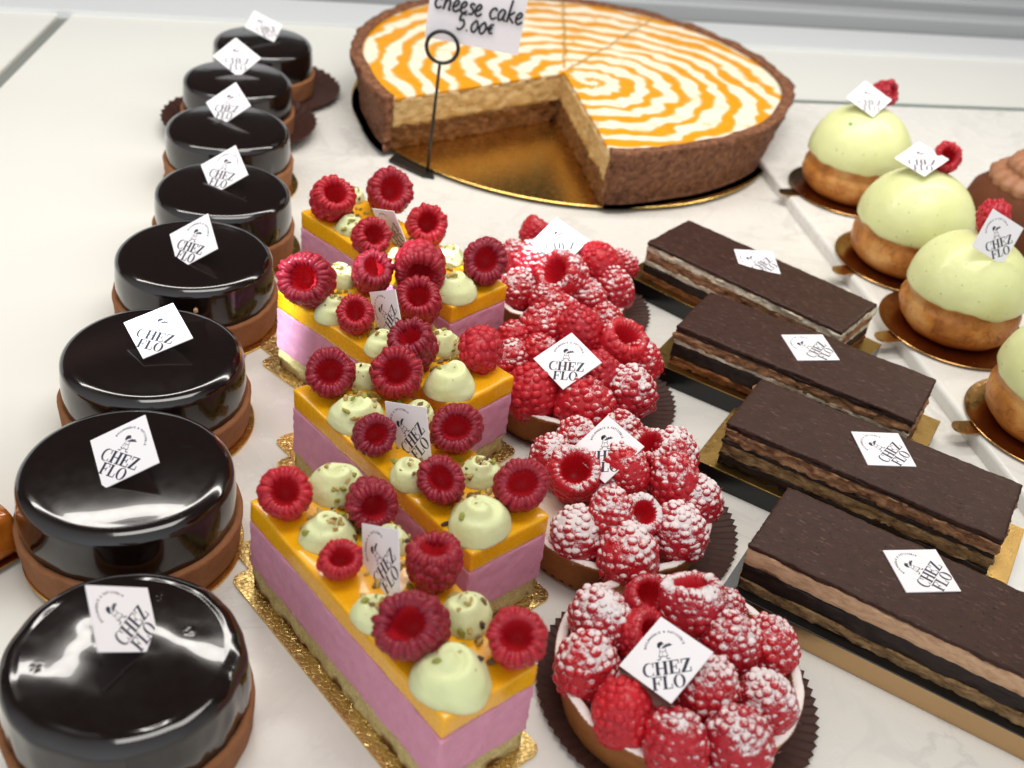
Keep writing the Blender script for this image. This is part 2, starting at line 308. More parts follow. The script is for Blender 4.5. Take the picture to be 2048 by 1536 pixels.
def mat_berry(name, dusted):
    a = M(name, rough=.3, spec=.35, sss=.2, sss_r=(1, .10, .08))
    att = a.n('ShaderNodeAttribute'); att.attribute_name = 'hollow'; hol = att.outputs['Fac']
    oi = a.n('ShaderNodeObjectInfo'); rnd = oi.outputs['Random']
    if dusted: c = a.mix(rnd, S((218, 18, 28)), S((196, 12, 32)))
    else: c = a.mix(rnd, S((128, 6, 36)), S((208, 18, 34)))
    c = a.mix(a.math('MULTIPLY', a.noise(1.1, 3), .7), c, S((126, 8, 30)))
    c = a.mix(hol, c, S((196, 8, 26)))
    fz = a.noise(26, 4, .7); c = a.mix(a.math('MULTIPLY', fz, .06), c, S((226, 150, 160)))
    a.rgh(a.math('MULTIPLY_ADD', hol, .3, a.math('MULTIPLY_ADD', fz, .3, .16)))
    a.bump(fz, .15, .01)
    if dusted:
        g = a.n('ShaderNodeNewGeometry'); nz = a.sep(g.outputs['Normal'])[2]
        fine = a.noise(15, 5, .8); patch = a.noise(1.9, 3, .6)
        v = a.math('ADD', a.math('MULTIPLY_ADD', nz, .46, a.math('MULTIPLY', fine, 1.0)), a.math('MULTIPLY', patch, .85))
        v = a.math('SUBTRACT', v, a.math('MULTIPLY', hol, .45)); v = a.math('ADD', a.math('MULTIPLY_ADD', rnd, .10, v), a.math('MULTIPLY_ADD', a.sep(oi.outputs['Color'])[0], .5, -.25))
        k = a.step(v, 1.34, 1.50)
        c = a.mix(a.math('MULTIPLY', k, .9), c, S((240, 226, 224)))
        a.rgh(a.math('MULTIPLY_ADD', k, .5, .3)); a.bump(a.math('MULTIPLY', fine, k), .5, .03)
    a.col(c); return a.m
BERRY = mat_berry('raspberry_skin', False); BERRYD = mat_berry('sugared_raspberry_skin', True)
def mat_sugared(name, c1, c2):
    a = M(name, rough=.75, spec=.25)
    n = a.noise(2, 5, .6); n2 = a.noise(16, 5, .75); g = a.n('ShaderNodeNewGeometry'); nz = a.sep(g.outputs['Normal'])[2]
    c = a.mix(a.math('MULTIPLY_ADD', n2, .5, a.math('MULTIPLY', n, .5), clamp=True), S(c1), S(c2))
    v = a.math('ADD', a.math('MULTIPLY_ADD', nz, .75, n2), a.math('MULTIPLY', n, .3)); k = a.step(v, 1.0, 1.3)
    a.col(a.mix(k, c, S((238, 230, 224)))); a.bump(n2, .5, .03); a.bump(a.noise(5, 4), .5, .07); return a.m
TARTC = mat_sugared('sugared_tart_pastry', (96, 52, 22), (176, 112, 56))
PCREAM = M('white_pastry_cream', S((218, 200, 182)), .5, sss=.2); PCREAM.bump(PCREAM.noise(3, 4), .4, .06); PCREAM = PCREAM.m
def mat_choc_top():
    a = M('opera_chocolate_icing', rough=.46, spec=.2)
    sk = a.step(a.noise(5.5, 3, .6, stretch=(.45, 1.6, 1)), .60, .68); dk = a.step(a.noise(4.2, 3, .6, stretch=(.5, 1.5, 1)), .62, .70)
    a.col(a.mix(a.math('MULTIPLY', sk, .55), a.mix(a.math('MULTIPLY', dk, .6), a.mix(a.noise(2, 5), S((46, 26, 20)), S((70, 43, 33))), S((24, 14, 12))), S((112, 84, 74))))
    pit = a.math('SUBTRACT', 1, a.step(a.vor(4.5), .05, .2)); pk = a.step(a.noise(3.4, 3), .52, .58)
    a.bump(a.noise(1.2, 3, stretch=(.35, 1.4, 1)), .4, .06); a.bump(a.noise(9, 4, .7, stretch=(.3, 1.3, 1)), .7, .03); a.bump(a.math('MULTIPLY', pit, pk), 1.0, .05)
    a.rgh(a.math('MULTIPLY_ADD', a.noise(4, 5), .3, .28)); return a.m
CTOP = mat_choc_top()
def mat_layer(name, c1, c2, c3=None, sc_=3, bump=.8, rough=.7, str_=(.5, .5, 1.6)):
    a = M(name, rough=rough, spec=.3)
    n = a.noise(sc_, 6, .65, .5, stretch=str_); n2 = a.noise(sc_*3.5, 5, .7)
    c = a.ramp(n, (.32, S(c1)), (.52, S(c2)), (.74, S(c3 or c2)))
    a.col(a.mix(a.math('MULTIPLY', n2, .35), c, S(c1))); a.bump(n, bump, .08); a.bump(n2, bump*.7, .03); return a.m
L_COFFEE = mat_layer('coffee_buttercream', (172, 130, 98), (206, 168, 132), (218, 182, 148), bump=.4)
L_WHITE = mat_layer('vanilla_buttercream', (172, 140, 100), (214, 204, 182), (226, 218, 200))
L_DARK = mat_layer('chocolate_ganache', (26, 17, 14), (42, 29, 25), (58, 38, 30), bump=.5, rough=.5)
L_SPONGE = mat_layer('soaked_sponge', (84, 58, 34), (150, 118, 78), (184, 152, 106), 3.5)
L_RAGGED = mat_layer('hazelnut_sponge', (74, 44, 28), (162, 116, 80), (204, 158, 116), 2.6, 1.0)
L_BROWN = mat_layer('brown_sponge', (74, 40, 20), (138, 86, 46), (186, 124, 66), 3)
def mat_bun():
    a = M('choux_pastry', rough=.5, spec=.35, coat=.1, coat_r=.3)
    n = a.noise(.45, 3); n2 = a.noise(6, 5, .65); z = a.sep(a.raw)[2]
    c = a.ramp(n, (.32, S((150, 84, 26))), (.5, S((196, 128, 56))), (.68, S((216, 164, 98))))
    low = a.math('SUBTRACT', 1, a.step(z, .002, .012)); c = a.mix(a.math('MULTIPLY', low, .75), c, S((158, 86, 28)))
    c = a.mix(a.math('MULTIPLY', a.step(n2, .5, .75), .35), c, S((110, 56, 18)))
    cr = a.step(a.vor(1.6, 'DISTANCE_TO_EDGE'), .0, .06); crk = a.math('MAXIMUM', cr, a.step(a.noise(.9, 3), .40, .55))
    c = a.mix(a.math('SUBTRACT', .45, a.math('MULTIPLY', crk, .45)), c, S((96, 48, 14)))
    a.col(c); a.bump(n2, .5, .04); a.bump(a.noise(1.8, 5, .6), .7, .12); a.bump(crk, .5, .05); return a.m
BUN = mat_bun()
def mat_green():
    a = M('pistachio_glaze', S((212, 216, 146)), .4, sss=.3, sss_r=(1, .9, .4), coat=.14, coat_r=.10)
    sp = a.math('SUBTRACT', 1, a.step(a.vor(2.1), .07, .15)); pk = a.step(a.noise(1.7, 2), .42, .48)
    c = a.mix(a.noise(.7, 3), S((212, 216, 148)), S((226, 228, 172)))
    a.col(a.mix(a.math('MULTIPLY', a.math('MULTIPLY', sp, pk), .6), c, S((120, 132, 64)))); a.bump(a.noise(1.1, 4), .45, .12); return a.m
GREEN = mat_green()
CHOCB = mat_crust('chocolate_craquelin', (66, 32, 16), (112, 62, 34), 3, .3)
CHOCC = M('chocolate_cream', S((158, 108, 76)), .55, sss=.1); CHOCC.bump(CHOCC.noise(3, 4), .5, .08); CHOCC = CHOCC.m
CARD = M('white_card', S((236, 232, 234)), .5).m
INK = M('navy_ink', S((32, 30, 52)), .5).m
BLACKINK = M('black_felt_ink', (.008, .008, .010, 1), .5).m
BLACKW = M('black_wire', (.008, .008, .008, 1), .4).m
APX, APY = -.33, -2.2; CUTS = []
for X_, Y_ in ((-.45, 104.0), (8.3, 104.0)):
    d_ = Vector((X_-.5, Y_-85.5)).normalized(); CUTS.append((d_.x, d_.y))
def mat_topping():
    """white topping with rings of orange coulis dragged into a web"""
    a = M('marbled_topping', rough=.38, spec=.3)
    tc_ = a.n('ShaderNodeTexCoord'); xyz = a.sep(tc_.outputs['Object'])
    mm = a.n('ShaderNodeVectorMath', operation='SCALE'); mm.inputs['Scale'].default_value = 100; a.l(tc_.outputs['Object'], mm.inputs[0]); v = mm.outputs[0]
    x = a.math('MULTIPLY_ADD', xyz[0], 100, -1.8); y = a.math('MULTIPLY_ADD', xyz[1], 100, 3.6)
    r = a.math('SQRT', a.math('ADD', a.math('MULTIPLY', x, x), a.math('MULTIPLY', y, y))); th = a.math('ARCTAN2', y, x)
    def N(s_, d_=2):
        q_ = a.n('ShaderNodeTexNoise'); q_.inputs['Scale'].default_value = s_; q_.inputs['Detail'].default_value = d_; a.l(v, q_.inputs['Vector']); return q_.outputs['Fac']
    thn = a.math('ADD', th, a.math('MULTIPLY', N(.16), 1.6))
    saw = a.math('MULTIPLY_ADD', a.math('SINE', a.math('MULTIPLY', thn, 13)), .5, .5)       # drag lines
    r2 = a.math('ADD', r, a.math('MULTIPLY', saw, .30)); r2 = a.math('ADD', r2, a.math('MULTIPLY', N(.13), 3.2)); r2 = a.math('ADD', r2, a.math('MULTIPLY', N(.45), .7)); r2 = a.math('ADD', r2, a.math('MULTIPLY', th, .33))
    f = a.math('PINGPONG', r2, 1.04)
    wob = a.math('MULTIPLY', a.math('SUBTRACT', N(.38), .5), 1.5); wob = a.math('ADD', wob, a.math('MULTIPLY', N(2.2), .12))
    band = a.step(a.math('ADD', f, wob), .42, .78)
    lit = a.math('SUBTRACT', 1, a.step(saw, .0, .05)); scr = a.math('MULTIPLY', lit, a.step(N(.8, 3), .42, .6))
    cutk = None
    for (ux, uy) in CUTS:
        dx = a.math('MULTIPLY_ADD', xyz[0], 100, -APX); dy = a.math('MULTIPLY_ADD', xyz[1], 100, -APY)
        dist = a.math('ABSOLUTE', a.math('ADD', a.math('SUBTRACT', a.math('MULTIPLY', dx, uy), a.math('MULTIPLY', dy, ux)), a.math('MULTIPLY', a.math('SUBTRACT', N(.9), .5), .8)))
        al = a.step(a.math('ADD', a.math('MULTIPLY', dx, ux), a.math('MULTIPLY', dy, uy)), .3, 1.2)
        kk_ = a.math('MULTIPLY', al, a.math('SUBTRACT', 1, a.step(dist, .04, .26))); cutk = kk_ if cutk is None else a.math('MAXIMUM', cutk, kk_)
    ora = a.mix(N(1.5, 4), S((208, 130, 2)), S((234, 164, 8)))
    c = a.mix(band, a.mix(N(.6), S((236, 222, 190)), S((244, 235, 212))), ora)
    c = a.mix(a.math('MULTIPLY', scr, .5), c, S((208, 150, 60))); c = a.mix(a.math('MULTIPLY', cutk, .75), c, S((168, 122, 10)))
    a.col(c); a.bump(band, .3, .06); a.bump(N(2.5, 3), .2, .05); return a.m
TOPPING = mat_topping()
CHEESE = mat_layer('baked_cheese_filling', (176, 138, 84), (208, 176, 122), (224, 198, 148), 2.5, .7)
CRUMB = mat_layer('crumb_base', (78, 46, 22), (126, 82, 44), (160, 112, 66), 4, 1.0)
CRUSTC = mat_layer('cheesecake_crust', (66, 38, 24), (134, 86, 58), (172, 122, 88), 2.4, 1.0, str_=(1, 1, 1))
CRUMBP = M('pale_crumb', S((222, 176, 124)), .7).m; FLECK = M('green_fleck', S((110, 186, 110)), .5).m
AMBER = M('amber_caramel_glaze', S((150, 78, 18)), .12, coat=.5, sss=.3); AMBER.col(AMBER.mix(AMBER.noise(1.2, 4), S((150, 70, 10)), S((206, 124, 36)))); AMBER.bump(AMBER.noise(1.6, 4), .5, .15); AMBER = AMBER.m
# ------------------------------------------------------------------ the setting
YD = Vector((math.cos(YAW), math.sin(YAW), 0)); YN = Vector((-math.sin(YAW), math.cos(YAW), 0))
def slabmesh(name, poly, z0, z1, rad, mat):
    """a slab over a convex outline with rounded upper edges"""
    n = len(poly); cx = sum(p[0] for p in poly)/n; cy = sum(p[1] for p in poly)/n
    rings = []
    def inset(d):
        out = []
        for i in range(n):
            p0, p1, p2 = Vector(poly[i-1]), Vector(poly[i]), Vector(poly[(i+1) % n])
            e1 = (p1-p0).normalized(); e2 = (p2-p1).normalized(); n1 = Vector((-e1.y, e1.x)); n2 = Vector((-e2.y, e2.x))
            b = (n1+n2); b = b/(1+n1.dot(n2)); out.append(p1+b*d)
        return out
    V = []; levels = [(0, z0)]
    for k in range(6):
        a_ = k/5*math.pi/2; levels.append((rad*(1-math.cos(a_)), z1-rad+rad*math.sin(a_)))
    for d, z in levels: V += [(p.x, p.y, z) for p in inset(d)]
    F = []
    for L in range(len(levels)-1):
        for i in range(n): F.append((L*n+i, L*n+(i+1) % n, (L+1)*n+(i+1) % n, (L+1)*n+i))
    F.append(tuple((len(levels)-1)*n+i for i in range(n))); F.append(tuple(reversed(range(n))))
    me = mesh(name, V, F, False, [mat]); return me
# white deck of the case, two leaves with a grey seam
def dk(a_, b_): return (YD*a_+YN*b_)
P0 = Vector((-20.3, 82.9, 0)); bM = P0.dot(YN)             # rear edge of the marble
bB = Vector((-31.7, 98.5, 0)).dot(YN)                  # foot of the back panel
def quad(a0, b0, a1, b1): return [tuple(dk(a_, b_))[:2] for a_, b_ in ((a0, b0), (a1, b0), (a1, b1), (a0, b1))]
aS = Vector((-43.5, 95.3, 0)).dot(YD)
sp = [(-41.8, 79.1), (-43.5, 95.3)]
dirS = Vector((sp[1][0]-sp[0][0], sp[1][1]-sp[0][1])).normalized()
def alongS(t, off): p = Vector(sp[1])+dirS*t+Vector((dirS.y, -dirS.x))*off; return (p.x, p.y)
deckR = [alongS(-120, .55), tuple(dk(150, -30))[:2], tuple(dk(150, bB))[:2], alongS(1.6, .55)]
deckL = [tuple(dk(-140, -30))[:2], alongS(-120, -.55), alongS(1.2, -.55), tuple(dk(-140, bB))[:2]]
o = link('counter', slabmesh('counter', deckR, -3, -.25, .15, DECK)); tag(o, kind='structure')
o = link('counter', slabmesh('counter', deckL, -3, -.25, .15, DECK)); tag(o, kind='structure')
o = link('counter_seam', slabmesh('counter_seam', [alongS(-120, -.75), alongS(-120, .75), alongS(2, .75), alongS(2, -.75)], -3, -.6, .02, SEAM)); tag(o, kind='structure')
# marble slab that carries the cakes
mar = [(-3.5, 14), (44, 14), tuple(dk(75, bM))[:2], tuple(P0)[:2]]
mar = [(-8.0, 13), (60, 13), tuple(dk(75, bM))[:2], (-20.3, 82.9)]
o = link('marble_counter', slabmesh('marble_counter', mar, -.24, 0, .08, MARBLE)); tag(o, kind='structure')
# raised slab under the choux
rs = [(25.6+5.3, 48.9-21), (75, 30), tuple(dk(75, bM+1.5))[:2], (18.3-5.0, 76.6+19.8)]
e0 = Vector((18.1, 76.0)); e1 = Vector((25.0, 48.2)); ed = (e1-e0).normalized()
rb = e0-ed*((e0.x*YN.x+e0.y*YN.y-(bM+1.0))/(ed.x*YN.x+ed.y*YN.y))
rs = [tuple(e1+ed*26), (80, 20), tuple(dk(80, bM+1.0))[:2], tuple(rb)]
o = link('raised_slab', slabmesh('raised_slab', rs, .004, .9, .28, mat_marble('pale_marble', (228, 225, 218)))); tag(o, 'raised white marble slab carrying the row of green choux buns', 'slab')
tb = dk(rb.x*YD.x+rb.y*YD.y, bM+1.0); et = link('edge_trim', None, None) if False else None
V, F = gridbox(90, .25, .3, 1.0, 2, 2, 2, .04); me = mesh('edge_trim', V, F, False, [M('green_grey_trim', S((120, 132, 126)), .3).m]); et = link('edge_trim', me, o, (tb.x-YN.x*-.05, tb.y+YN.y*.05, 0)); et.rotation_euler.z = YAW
# back of the case: white panel with a ridged sliding door track at its foot
bp = empty('back_panel', tuple(dk(0, bB)+Vector((0, 0, 0))), YAW); tag(bp, 'white rear panel of the display case with ridged metal door track', 'panel')
def bx(x0, x1, y0, y1, z0, z1, mat, name, par, bev=.08):
    V, F = gridbox(x1-x0, y1-y0, z0, z1, 3, 3, 3, bev, origin=(x0, y0)); me = mesh(name, V, F, False, [mat]); return link(name, me, par)
bx(-150, -32.3, 0.0, 6.6, -3, .12, PANEL, 'sill', bp, .06); bx(-31.7, 140, 0.0, 6.6, -3, .12, PANEL, 'sill', bp, .06)
mb = MB()
def ridge(y0, y1, z0, z1, x0=-60, x1=140):
    V, F = gridbox(x1-x0, y1-y0, z0, z1, 3, 4, 4, .35, origin=(x0, y0)); mb.add(V, F)
V, F = gridbox(200, 33, -3, -.9, 3, 3, 3, .1, origin=(-60, 6.7)); link('track_floor', mesh('track_floor', V, F, False, [DARKM]), bp)
ridge(9.2, 11.6, -.9, 1.3); ridge(15.2, 17.8, -.9, 1.6); ridge(21.6, 40, -.9, 2.0)
link('door_track', mb.mesh('door_track', [METAL], False), bp)
bx(-150, 140, 41, 43, -3, 22, PANEL, 'wall_panel', bp)
# ------------------------------------------------------------------ shared builders
def disc(name, R, h, mat, tab=None, n=96, edge=None, rim=0):
    prof = [(0, 0), (R-.04, 0), (R, .03), (R, h-.03), (R-.04, h), (R-.3, h-.0), (R*.6, h), (0, h)]
    V, F = revolve(prof, n)
    if rim: V = [(x, y, z+rim*max(0, (math.hypot(x, y)-R*.7)/(R*.3))**2) for x, y, z in V]
    b = MB(); b.add(V, F)
    if tab is not None:
        a_ = tab; w_ = .55; pts = []
        for k in range(13):
            t = k/12*math.pi; pts.append((R+.75+.5*math.sin(t), w_*math.cos(t)))
        pts = [(R-.4, -w_)]+[(x_, y_) for x_, y_ in reversed(pts)]+[(R-.4, w_)]
        n_ = len(pts); ca, sa = math.cos(a_), math.sin(a_)
        VV = [(x_*ca-y_*sa, x_*sa+y_*ca, z_) for z_ in (.012, h-.012) for x_, y_ in pts]
        FF = [tuple(range(n_, 2*n_)), tuple(reversed(range(n_)))]+[(i, (i+1) % n_, n_+(i+1) % n_, n_+i) for i in range(n_)]
        b.add(VV, FF)
    return b.mesh(name, [mat], False)
# ---- tag: white card with the shop's mark printed on it
def letters():
    ST, HL = .24, .075
    def R_(x0, y0, x1, y1): return [(x0, y0), (x1, y0), (x1, y1), (x0, y1)]
    def arc(cx, cy, rx, ry, ix, irx, iry, a0, a1, n=20):
        out = []
        for k in range(n):
            t0 = math.radians(a0+(a1-a0)*k/n); t1 = math.radians(a0+(a1-a0)*(k+1)/n)
            out.append([(cx+rx*math.cos(t0), cy+ry*math.sin(t0)), (cx+rx*math.cos(t1), cy+ry*math.sin(t1)), (ix+irx*math.cos(t1), cy+iry*math.sin(t1)), (ix+irx*math.cos(t0), cy+iry*math.sin(t0))])
        return out
    g = {}
    g['C'] = (arc(.45, .5, .45, .52, .53, .33, .455, 40, 320)+[R_(.76, .64, .84, 1.0), R_(.76, 0, .82, .26)], .86)
    g['H'] = ([R_(.08, 0, .08+ST, 1), R_(.66, 0, .66+ST, 1), R_(.08+ST, .465, .66, .54), R_(0, 0, .08, HL), R_(.32, 0, .40, HL), R_(.58, 0, .66, HL), R_(.90, 0, .98, HL), R_(0, 1-HL, .08, 1), R_(.32, 1-HL, .40, 1), R_(.58, 1-HL, .66, 1), R_(.90, 1-HL, .98, 1)], .98)
    e_ = [R_(.08, 0, .08+ST, 1), R_(0, 1-HL, .08, 1), R_(0, 0, .08, HL), R_(.32, 1-HL, .78, 1), R_(.70, .70, .78, 1-HL), R_(.32, .465, .52, .54), R_(.52, .32, .59, .68)]
    g['E'] = (e_+[R_(.32, 0, .80, HL), R_(.72, HL, .80, .32)], .82)
    g['F'] = (e_+[R_(.32, 0, .42, HL)], .78)
    g['L'] = ([R_(.08, 0, .08+ST, 1), R_(0, 1-HL, .08, 1), R_(.32, 1-HL, .40, 1), R_(0, 0, .08, HL), R_(.32, 0, .76, HL), R_(.68, HL, .76, .36)], .78)
    g['Z'] = ([[(.02, HL), (.30, HL), (.76, 1-HL), (.48, 1-HL)], R_(.05, 1-HL, .76, 1), R_(.05, .70, .13, 1-HL), R_(.02, 0, .78, HL), R_(.70, HL, .78, .34)], .80)
    g['O'] = (arc(.48, .5, .48, .52, .48, .25, .465, 0, 360, 32), .96)
    return g
GL = letters()
def build_mark():
    """CHEZ FLO, an arc of small capitals and a little figure carrying a tray, as thin ink meshes just above the card"""
    Z = .0265
    def polys(P): 
        b = MB()
        for p in P: b.add([(x, y, Z) for x, y in p]+[], [tuple(range(len(p)))])
        return b
    def word(s, x0, x1, y0, y1):
        wd = sum(GL[c][1] for c in s)+.06*(len(s)-1); sx_ = (x1-x0)/wd; sy_ = y1-y0; x = x0; out = []
        for c in s:
            for p in GL[c][0]: out.append([(x+a*sx_, y0+b_*sy_) for a, b_ in p])
            x += (GL[c][1]+.06)*sx_
        return out
    P = word('CHEZ', -.86, .86, -.60, -.08)+word('FLO', -.58, .60, -1.14, -.64)
    let = polys(P)
    # arc text from the built-in face
    txt = 'BOULANGERIE & PATISSERIE'; nT = len(txt)
    for i, c in enumerate(txt):
        if c == ' ': continue
        cu = bpy.data.curves.new('letter', 'FONT'); cu.body = c; cu.size = .125; cu.align_x = 'CENTER'; cu.resolution_u = 1; cu.fill_mode = 'FRONT'; cu.offset = .004
        ob = bpy.data.objects.new('letter', cu); col.objects.link(ob)
        me = ob.evaluated_get(bpy.context.evaluated_depsgraph_get()).to_mesh()
        a_ = math.radians(168-(156)*i/(nT-1)); R_ = .66; ca, sa = math.cos(a_-math.pi/2), math.sin(a_-math.pi/2)
        let.add([(R_*math.cos(a_)+v.co.x*ca-v.co.y*sa, .36+R_*math.sin(a_)+v.co.x*sa+v.co.y*ca, Z) for v in me.vertices], [tuple(p.vertices) for p in me.polygons])
        ob.to_mesh_clear(); bpy.data.objects.remove(ob); bpy.data.curves.remove(cu)
    ell = lambda cx, cy, rx, ry, rot=0, n=14: [(cx+rx*math.cos(t)*math.cos(rot)-ry*math.sin(t)*math.sin(rot), cy+rx*math.cos(t)*math.sin(rot)+ry*math.sin(t)*math.cos(rot)) for t in [2*math.pi*k/n for k in range(n)]]
    def ln(x0, y0, x1, y1, w_=.022):
        d = Vector((x1-x0, y1-y0)).normalized(); n = Vector((-d.y, d.x))*w_/2; return [(x0-n.x, y0-n.y), (x1-n.x, y1-n.y), (x1+n.x, y1+n.y), (x0+n.x, y0+n.y)]
    E = [ell(-.15, .60, .115, .085, .5), ell(-.20, .53, .06, .09), ln(-.03, .60, -.01, .50), ln(-.01, .50, -.10, .46), ell(.12, .50, .17, .035, .12), ell(.07, .545, .05, .03, .1), ell(.17, .56, .045, .03, .2),
         ln(-.16, .44, -.19, .30), ln(-.10, .45, .06, .46), ln(-.10, .40, .08, .46), ln(-.18, .30, -.24, .10), ln(.03, .40, .02, .30), ln(.02, .30, .09, .10), ln(-.24, .10, .09, .10, .03), ln(-.18, .30, .02, .30),
         ln(-.16, .10, -.20, .00, .03), ln(.01, .10, .06, .00, .03), ell(-.25, -.005, .07, .022), ell(.10, -.005, .07, .022), ln(-.12, .12, -.08, .28, .015)]
    return let.mesh('lettering', [INK], False), polys(E).mesh('emblem', [INK], False)
LETTERS, EMBLEM = build_mark()
def tag_mesh(side=2.37, t=.05):
    h = side/math.sqrt(2); pts = [(0, h), (-h, 0), (0, -h), (h, 0)]
    V = [(x, y, z) for z in (-t/2, t/2) for x, y in pts]; return mesh('card', V, [(3, 2, 1, 0), (4, 5, 6, 7)]+[(i, (i+1) % 4, 4+(i+1) % 4, 4+i) for i in range(4)], False, [CARD])
TAGM = tag_mesh()
def place_tag(key, label, dz=0):
    c, up_, n_ = D['tags'][key]
    o = link('name_tag', TAGM); link('lettering', LETTERS, o); link('emblem', EMBLEM, o)
    up_ = Vector(up_); n_ = Vector(n_); x = up_.cross(n_).normalized()
    mm = Matrix((x, n_.cross(x).normalized(), n_)).transposed().to_4x4(); mm.translation = (Vector(c)+Vector((0, 0, dz)))*CM
    o.matrix_world = mm; tag(o, label, 'tag', 'square white shop tags stuck on the cakes'); return o
# ---- raspberry
def berry_mesh(seed, fine=False):
    R = random.Random(seed); b = MB()
    prof = [(.02, -.30), (.22, -.26), (.38, .05), (.45, .42), (.49, .68), (.60, .825), (.79, .77), (.91, .45), (.91, .0), (.80, -.45), (.55, -.80), (.28, -.98), (.02, -1.04)]
    if fine: prof = [(r+.045 if k > 5 and k < 11 else r, z) for k, (r, z) in enumerate(prof)]
    nrid = R.choice((22, 25, 27)); ph = R.random()*6
    def dr(r, z, a, j):
        if j <= 5: r *= 1+.07*math.sin(nrid*a+ph)*(j/5)+.06*math.sin(2*a+ph)
        return r, z
    V, F = revolve(prof, 108, dr); b.add(V, F)
    k_in = len(b.V); nprof = len(prof)
    if fine: rows = [(.66, .70, 22, .125, .20, .18), (.46, .83, 19, .145, .15, .16), (.22, .87, 19, .155, .15, .17), (-.04, .86, 18, .155, .15, .17), (-.29, .80, 17, .155, .15, .17), (-.53, .69, 14, .15, .15, .165), (-.74, .53, 11, .145, .145, .15), (-.90, .33, 7, .14, .14, .14), (-1.0, .12, 3, .13, .13, .12)]
    else: rows = [(.62, .705, 25, .125, .255, .24), (.36, .82, 16, .20, .17, .22), (.03, .83, 14, .215, .19, .25), (-.32, .74, 12, .215, .2, .25), (-.64, .54, 9, .205, .19, .22), (-.88, .28, 5, .19, .17, .17), (-1.0, .03, 1, .15, .15, .12)]
    for ri, (z, r, n, tr_, rr_, zr_) in enumerate(rows):
        off = R.random()*6
        for i in range(n):
            a = 2*math.pi*i/n+off+R.uniform(-.10, .10); c, s_ = math.cos(a), math.sin(a); k = R.uniform(.80, 1.22)
            zz = z+(R.uniform(-.065, .065) if ri else R.uniform(-.03, .03)); rad = r+R.uniform(-.03, .03)
            b.blob((rad*c, rad*s_, zz), (rr_*k, tr_*k*1.15, zr_*k), ICO2 if ri else ICO2, ((c, s_, 0), (-s_, c, 0), (0, 0, 1)))
    for _ in range(46):                                   # the fine dry styles of a raspberry
        a = R.random()*6.283; z = R.uniform(-.95, .75); rr = .98*math.sqrt(max(.05, 1-(max(0, -z+.1)/1.15)**2)); d = Vector((math.cos(a), math.sin(a), R.uniform(-.6, .5))).normalized()
        p = Vector((rr*math.cos(a), rr*math.sin(a), z)); q = p+d*R.uniform(.10, .24); u = d.orthogonal().normalized()*.008; v = d.cross(u)
        b.add([tuple(p+u), tuple(p-u*.5+v*.87), tuple(p-u*.5-v*.87), tuple(q)], [(0, 1, 3), (1, 2, 3), (2, 0, 3)])
    sx_, sy_ = R.uniform(.92, 1.06), R.uniform(.92, 1.06); bend = R.uniform(-.08, .08)
    V = [((x+bend*z*z)*sx_, y*sy_, z) for x, y, z in b.V]
    me = mesh('raspberry', V, b.F, True)
    at_ = me.attributes.new('hollow', 'FLOAT', 'POINT')
    vals = [0.0]*len(V)
    for i in range(k_in):
        if i % nprof <= 4: vals[i] = 1.0 if i % nprof < 4 else .6
    at_.data.foreach_set('value', vals)
    return me
FRESH = []; DUST = []
for s_ in range(6):
    me = berry_mesh(100+s_); me.materials.append(BERRY); FRESH.append(me)
    me2 = berry_mesh(200+s_, True); me2.materials.append(BERRYD); DUST.append(me2)
rnd = random.Random(5)
def place_berry(meshes, row, label, group, sq=1.0, dust=.5):
    x, y, z, r, ax, ay, az = row
    o = link('raspberry', rnd.choice(meshes)); a = Vector((ax, ay, az)).normalized()
    qn = a.to_track_quat('Z', 'Y').to_matrix() @ Matrix.Rotation(rnd.random()*6.28, 3, 'Z')
    mm = qn.to_4x4() @ Matrix.Diagonal((r*rnd.uniform(.95, 1.03), r*rnd.uniform(.95, 1.03), r*rnd.uniform(.9, 1.05)*sq, 1)); mm.translation = Vector((x, y, z))*CM
    o.color = (dust, dust, dust, 1); o.matrix_world = mm; tag(o, label, 'raspberry', group); return o
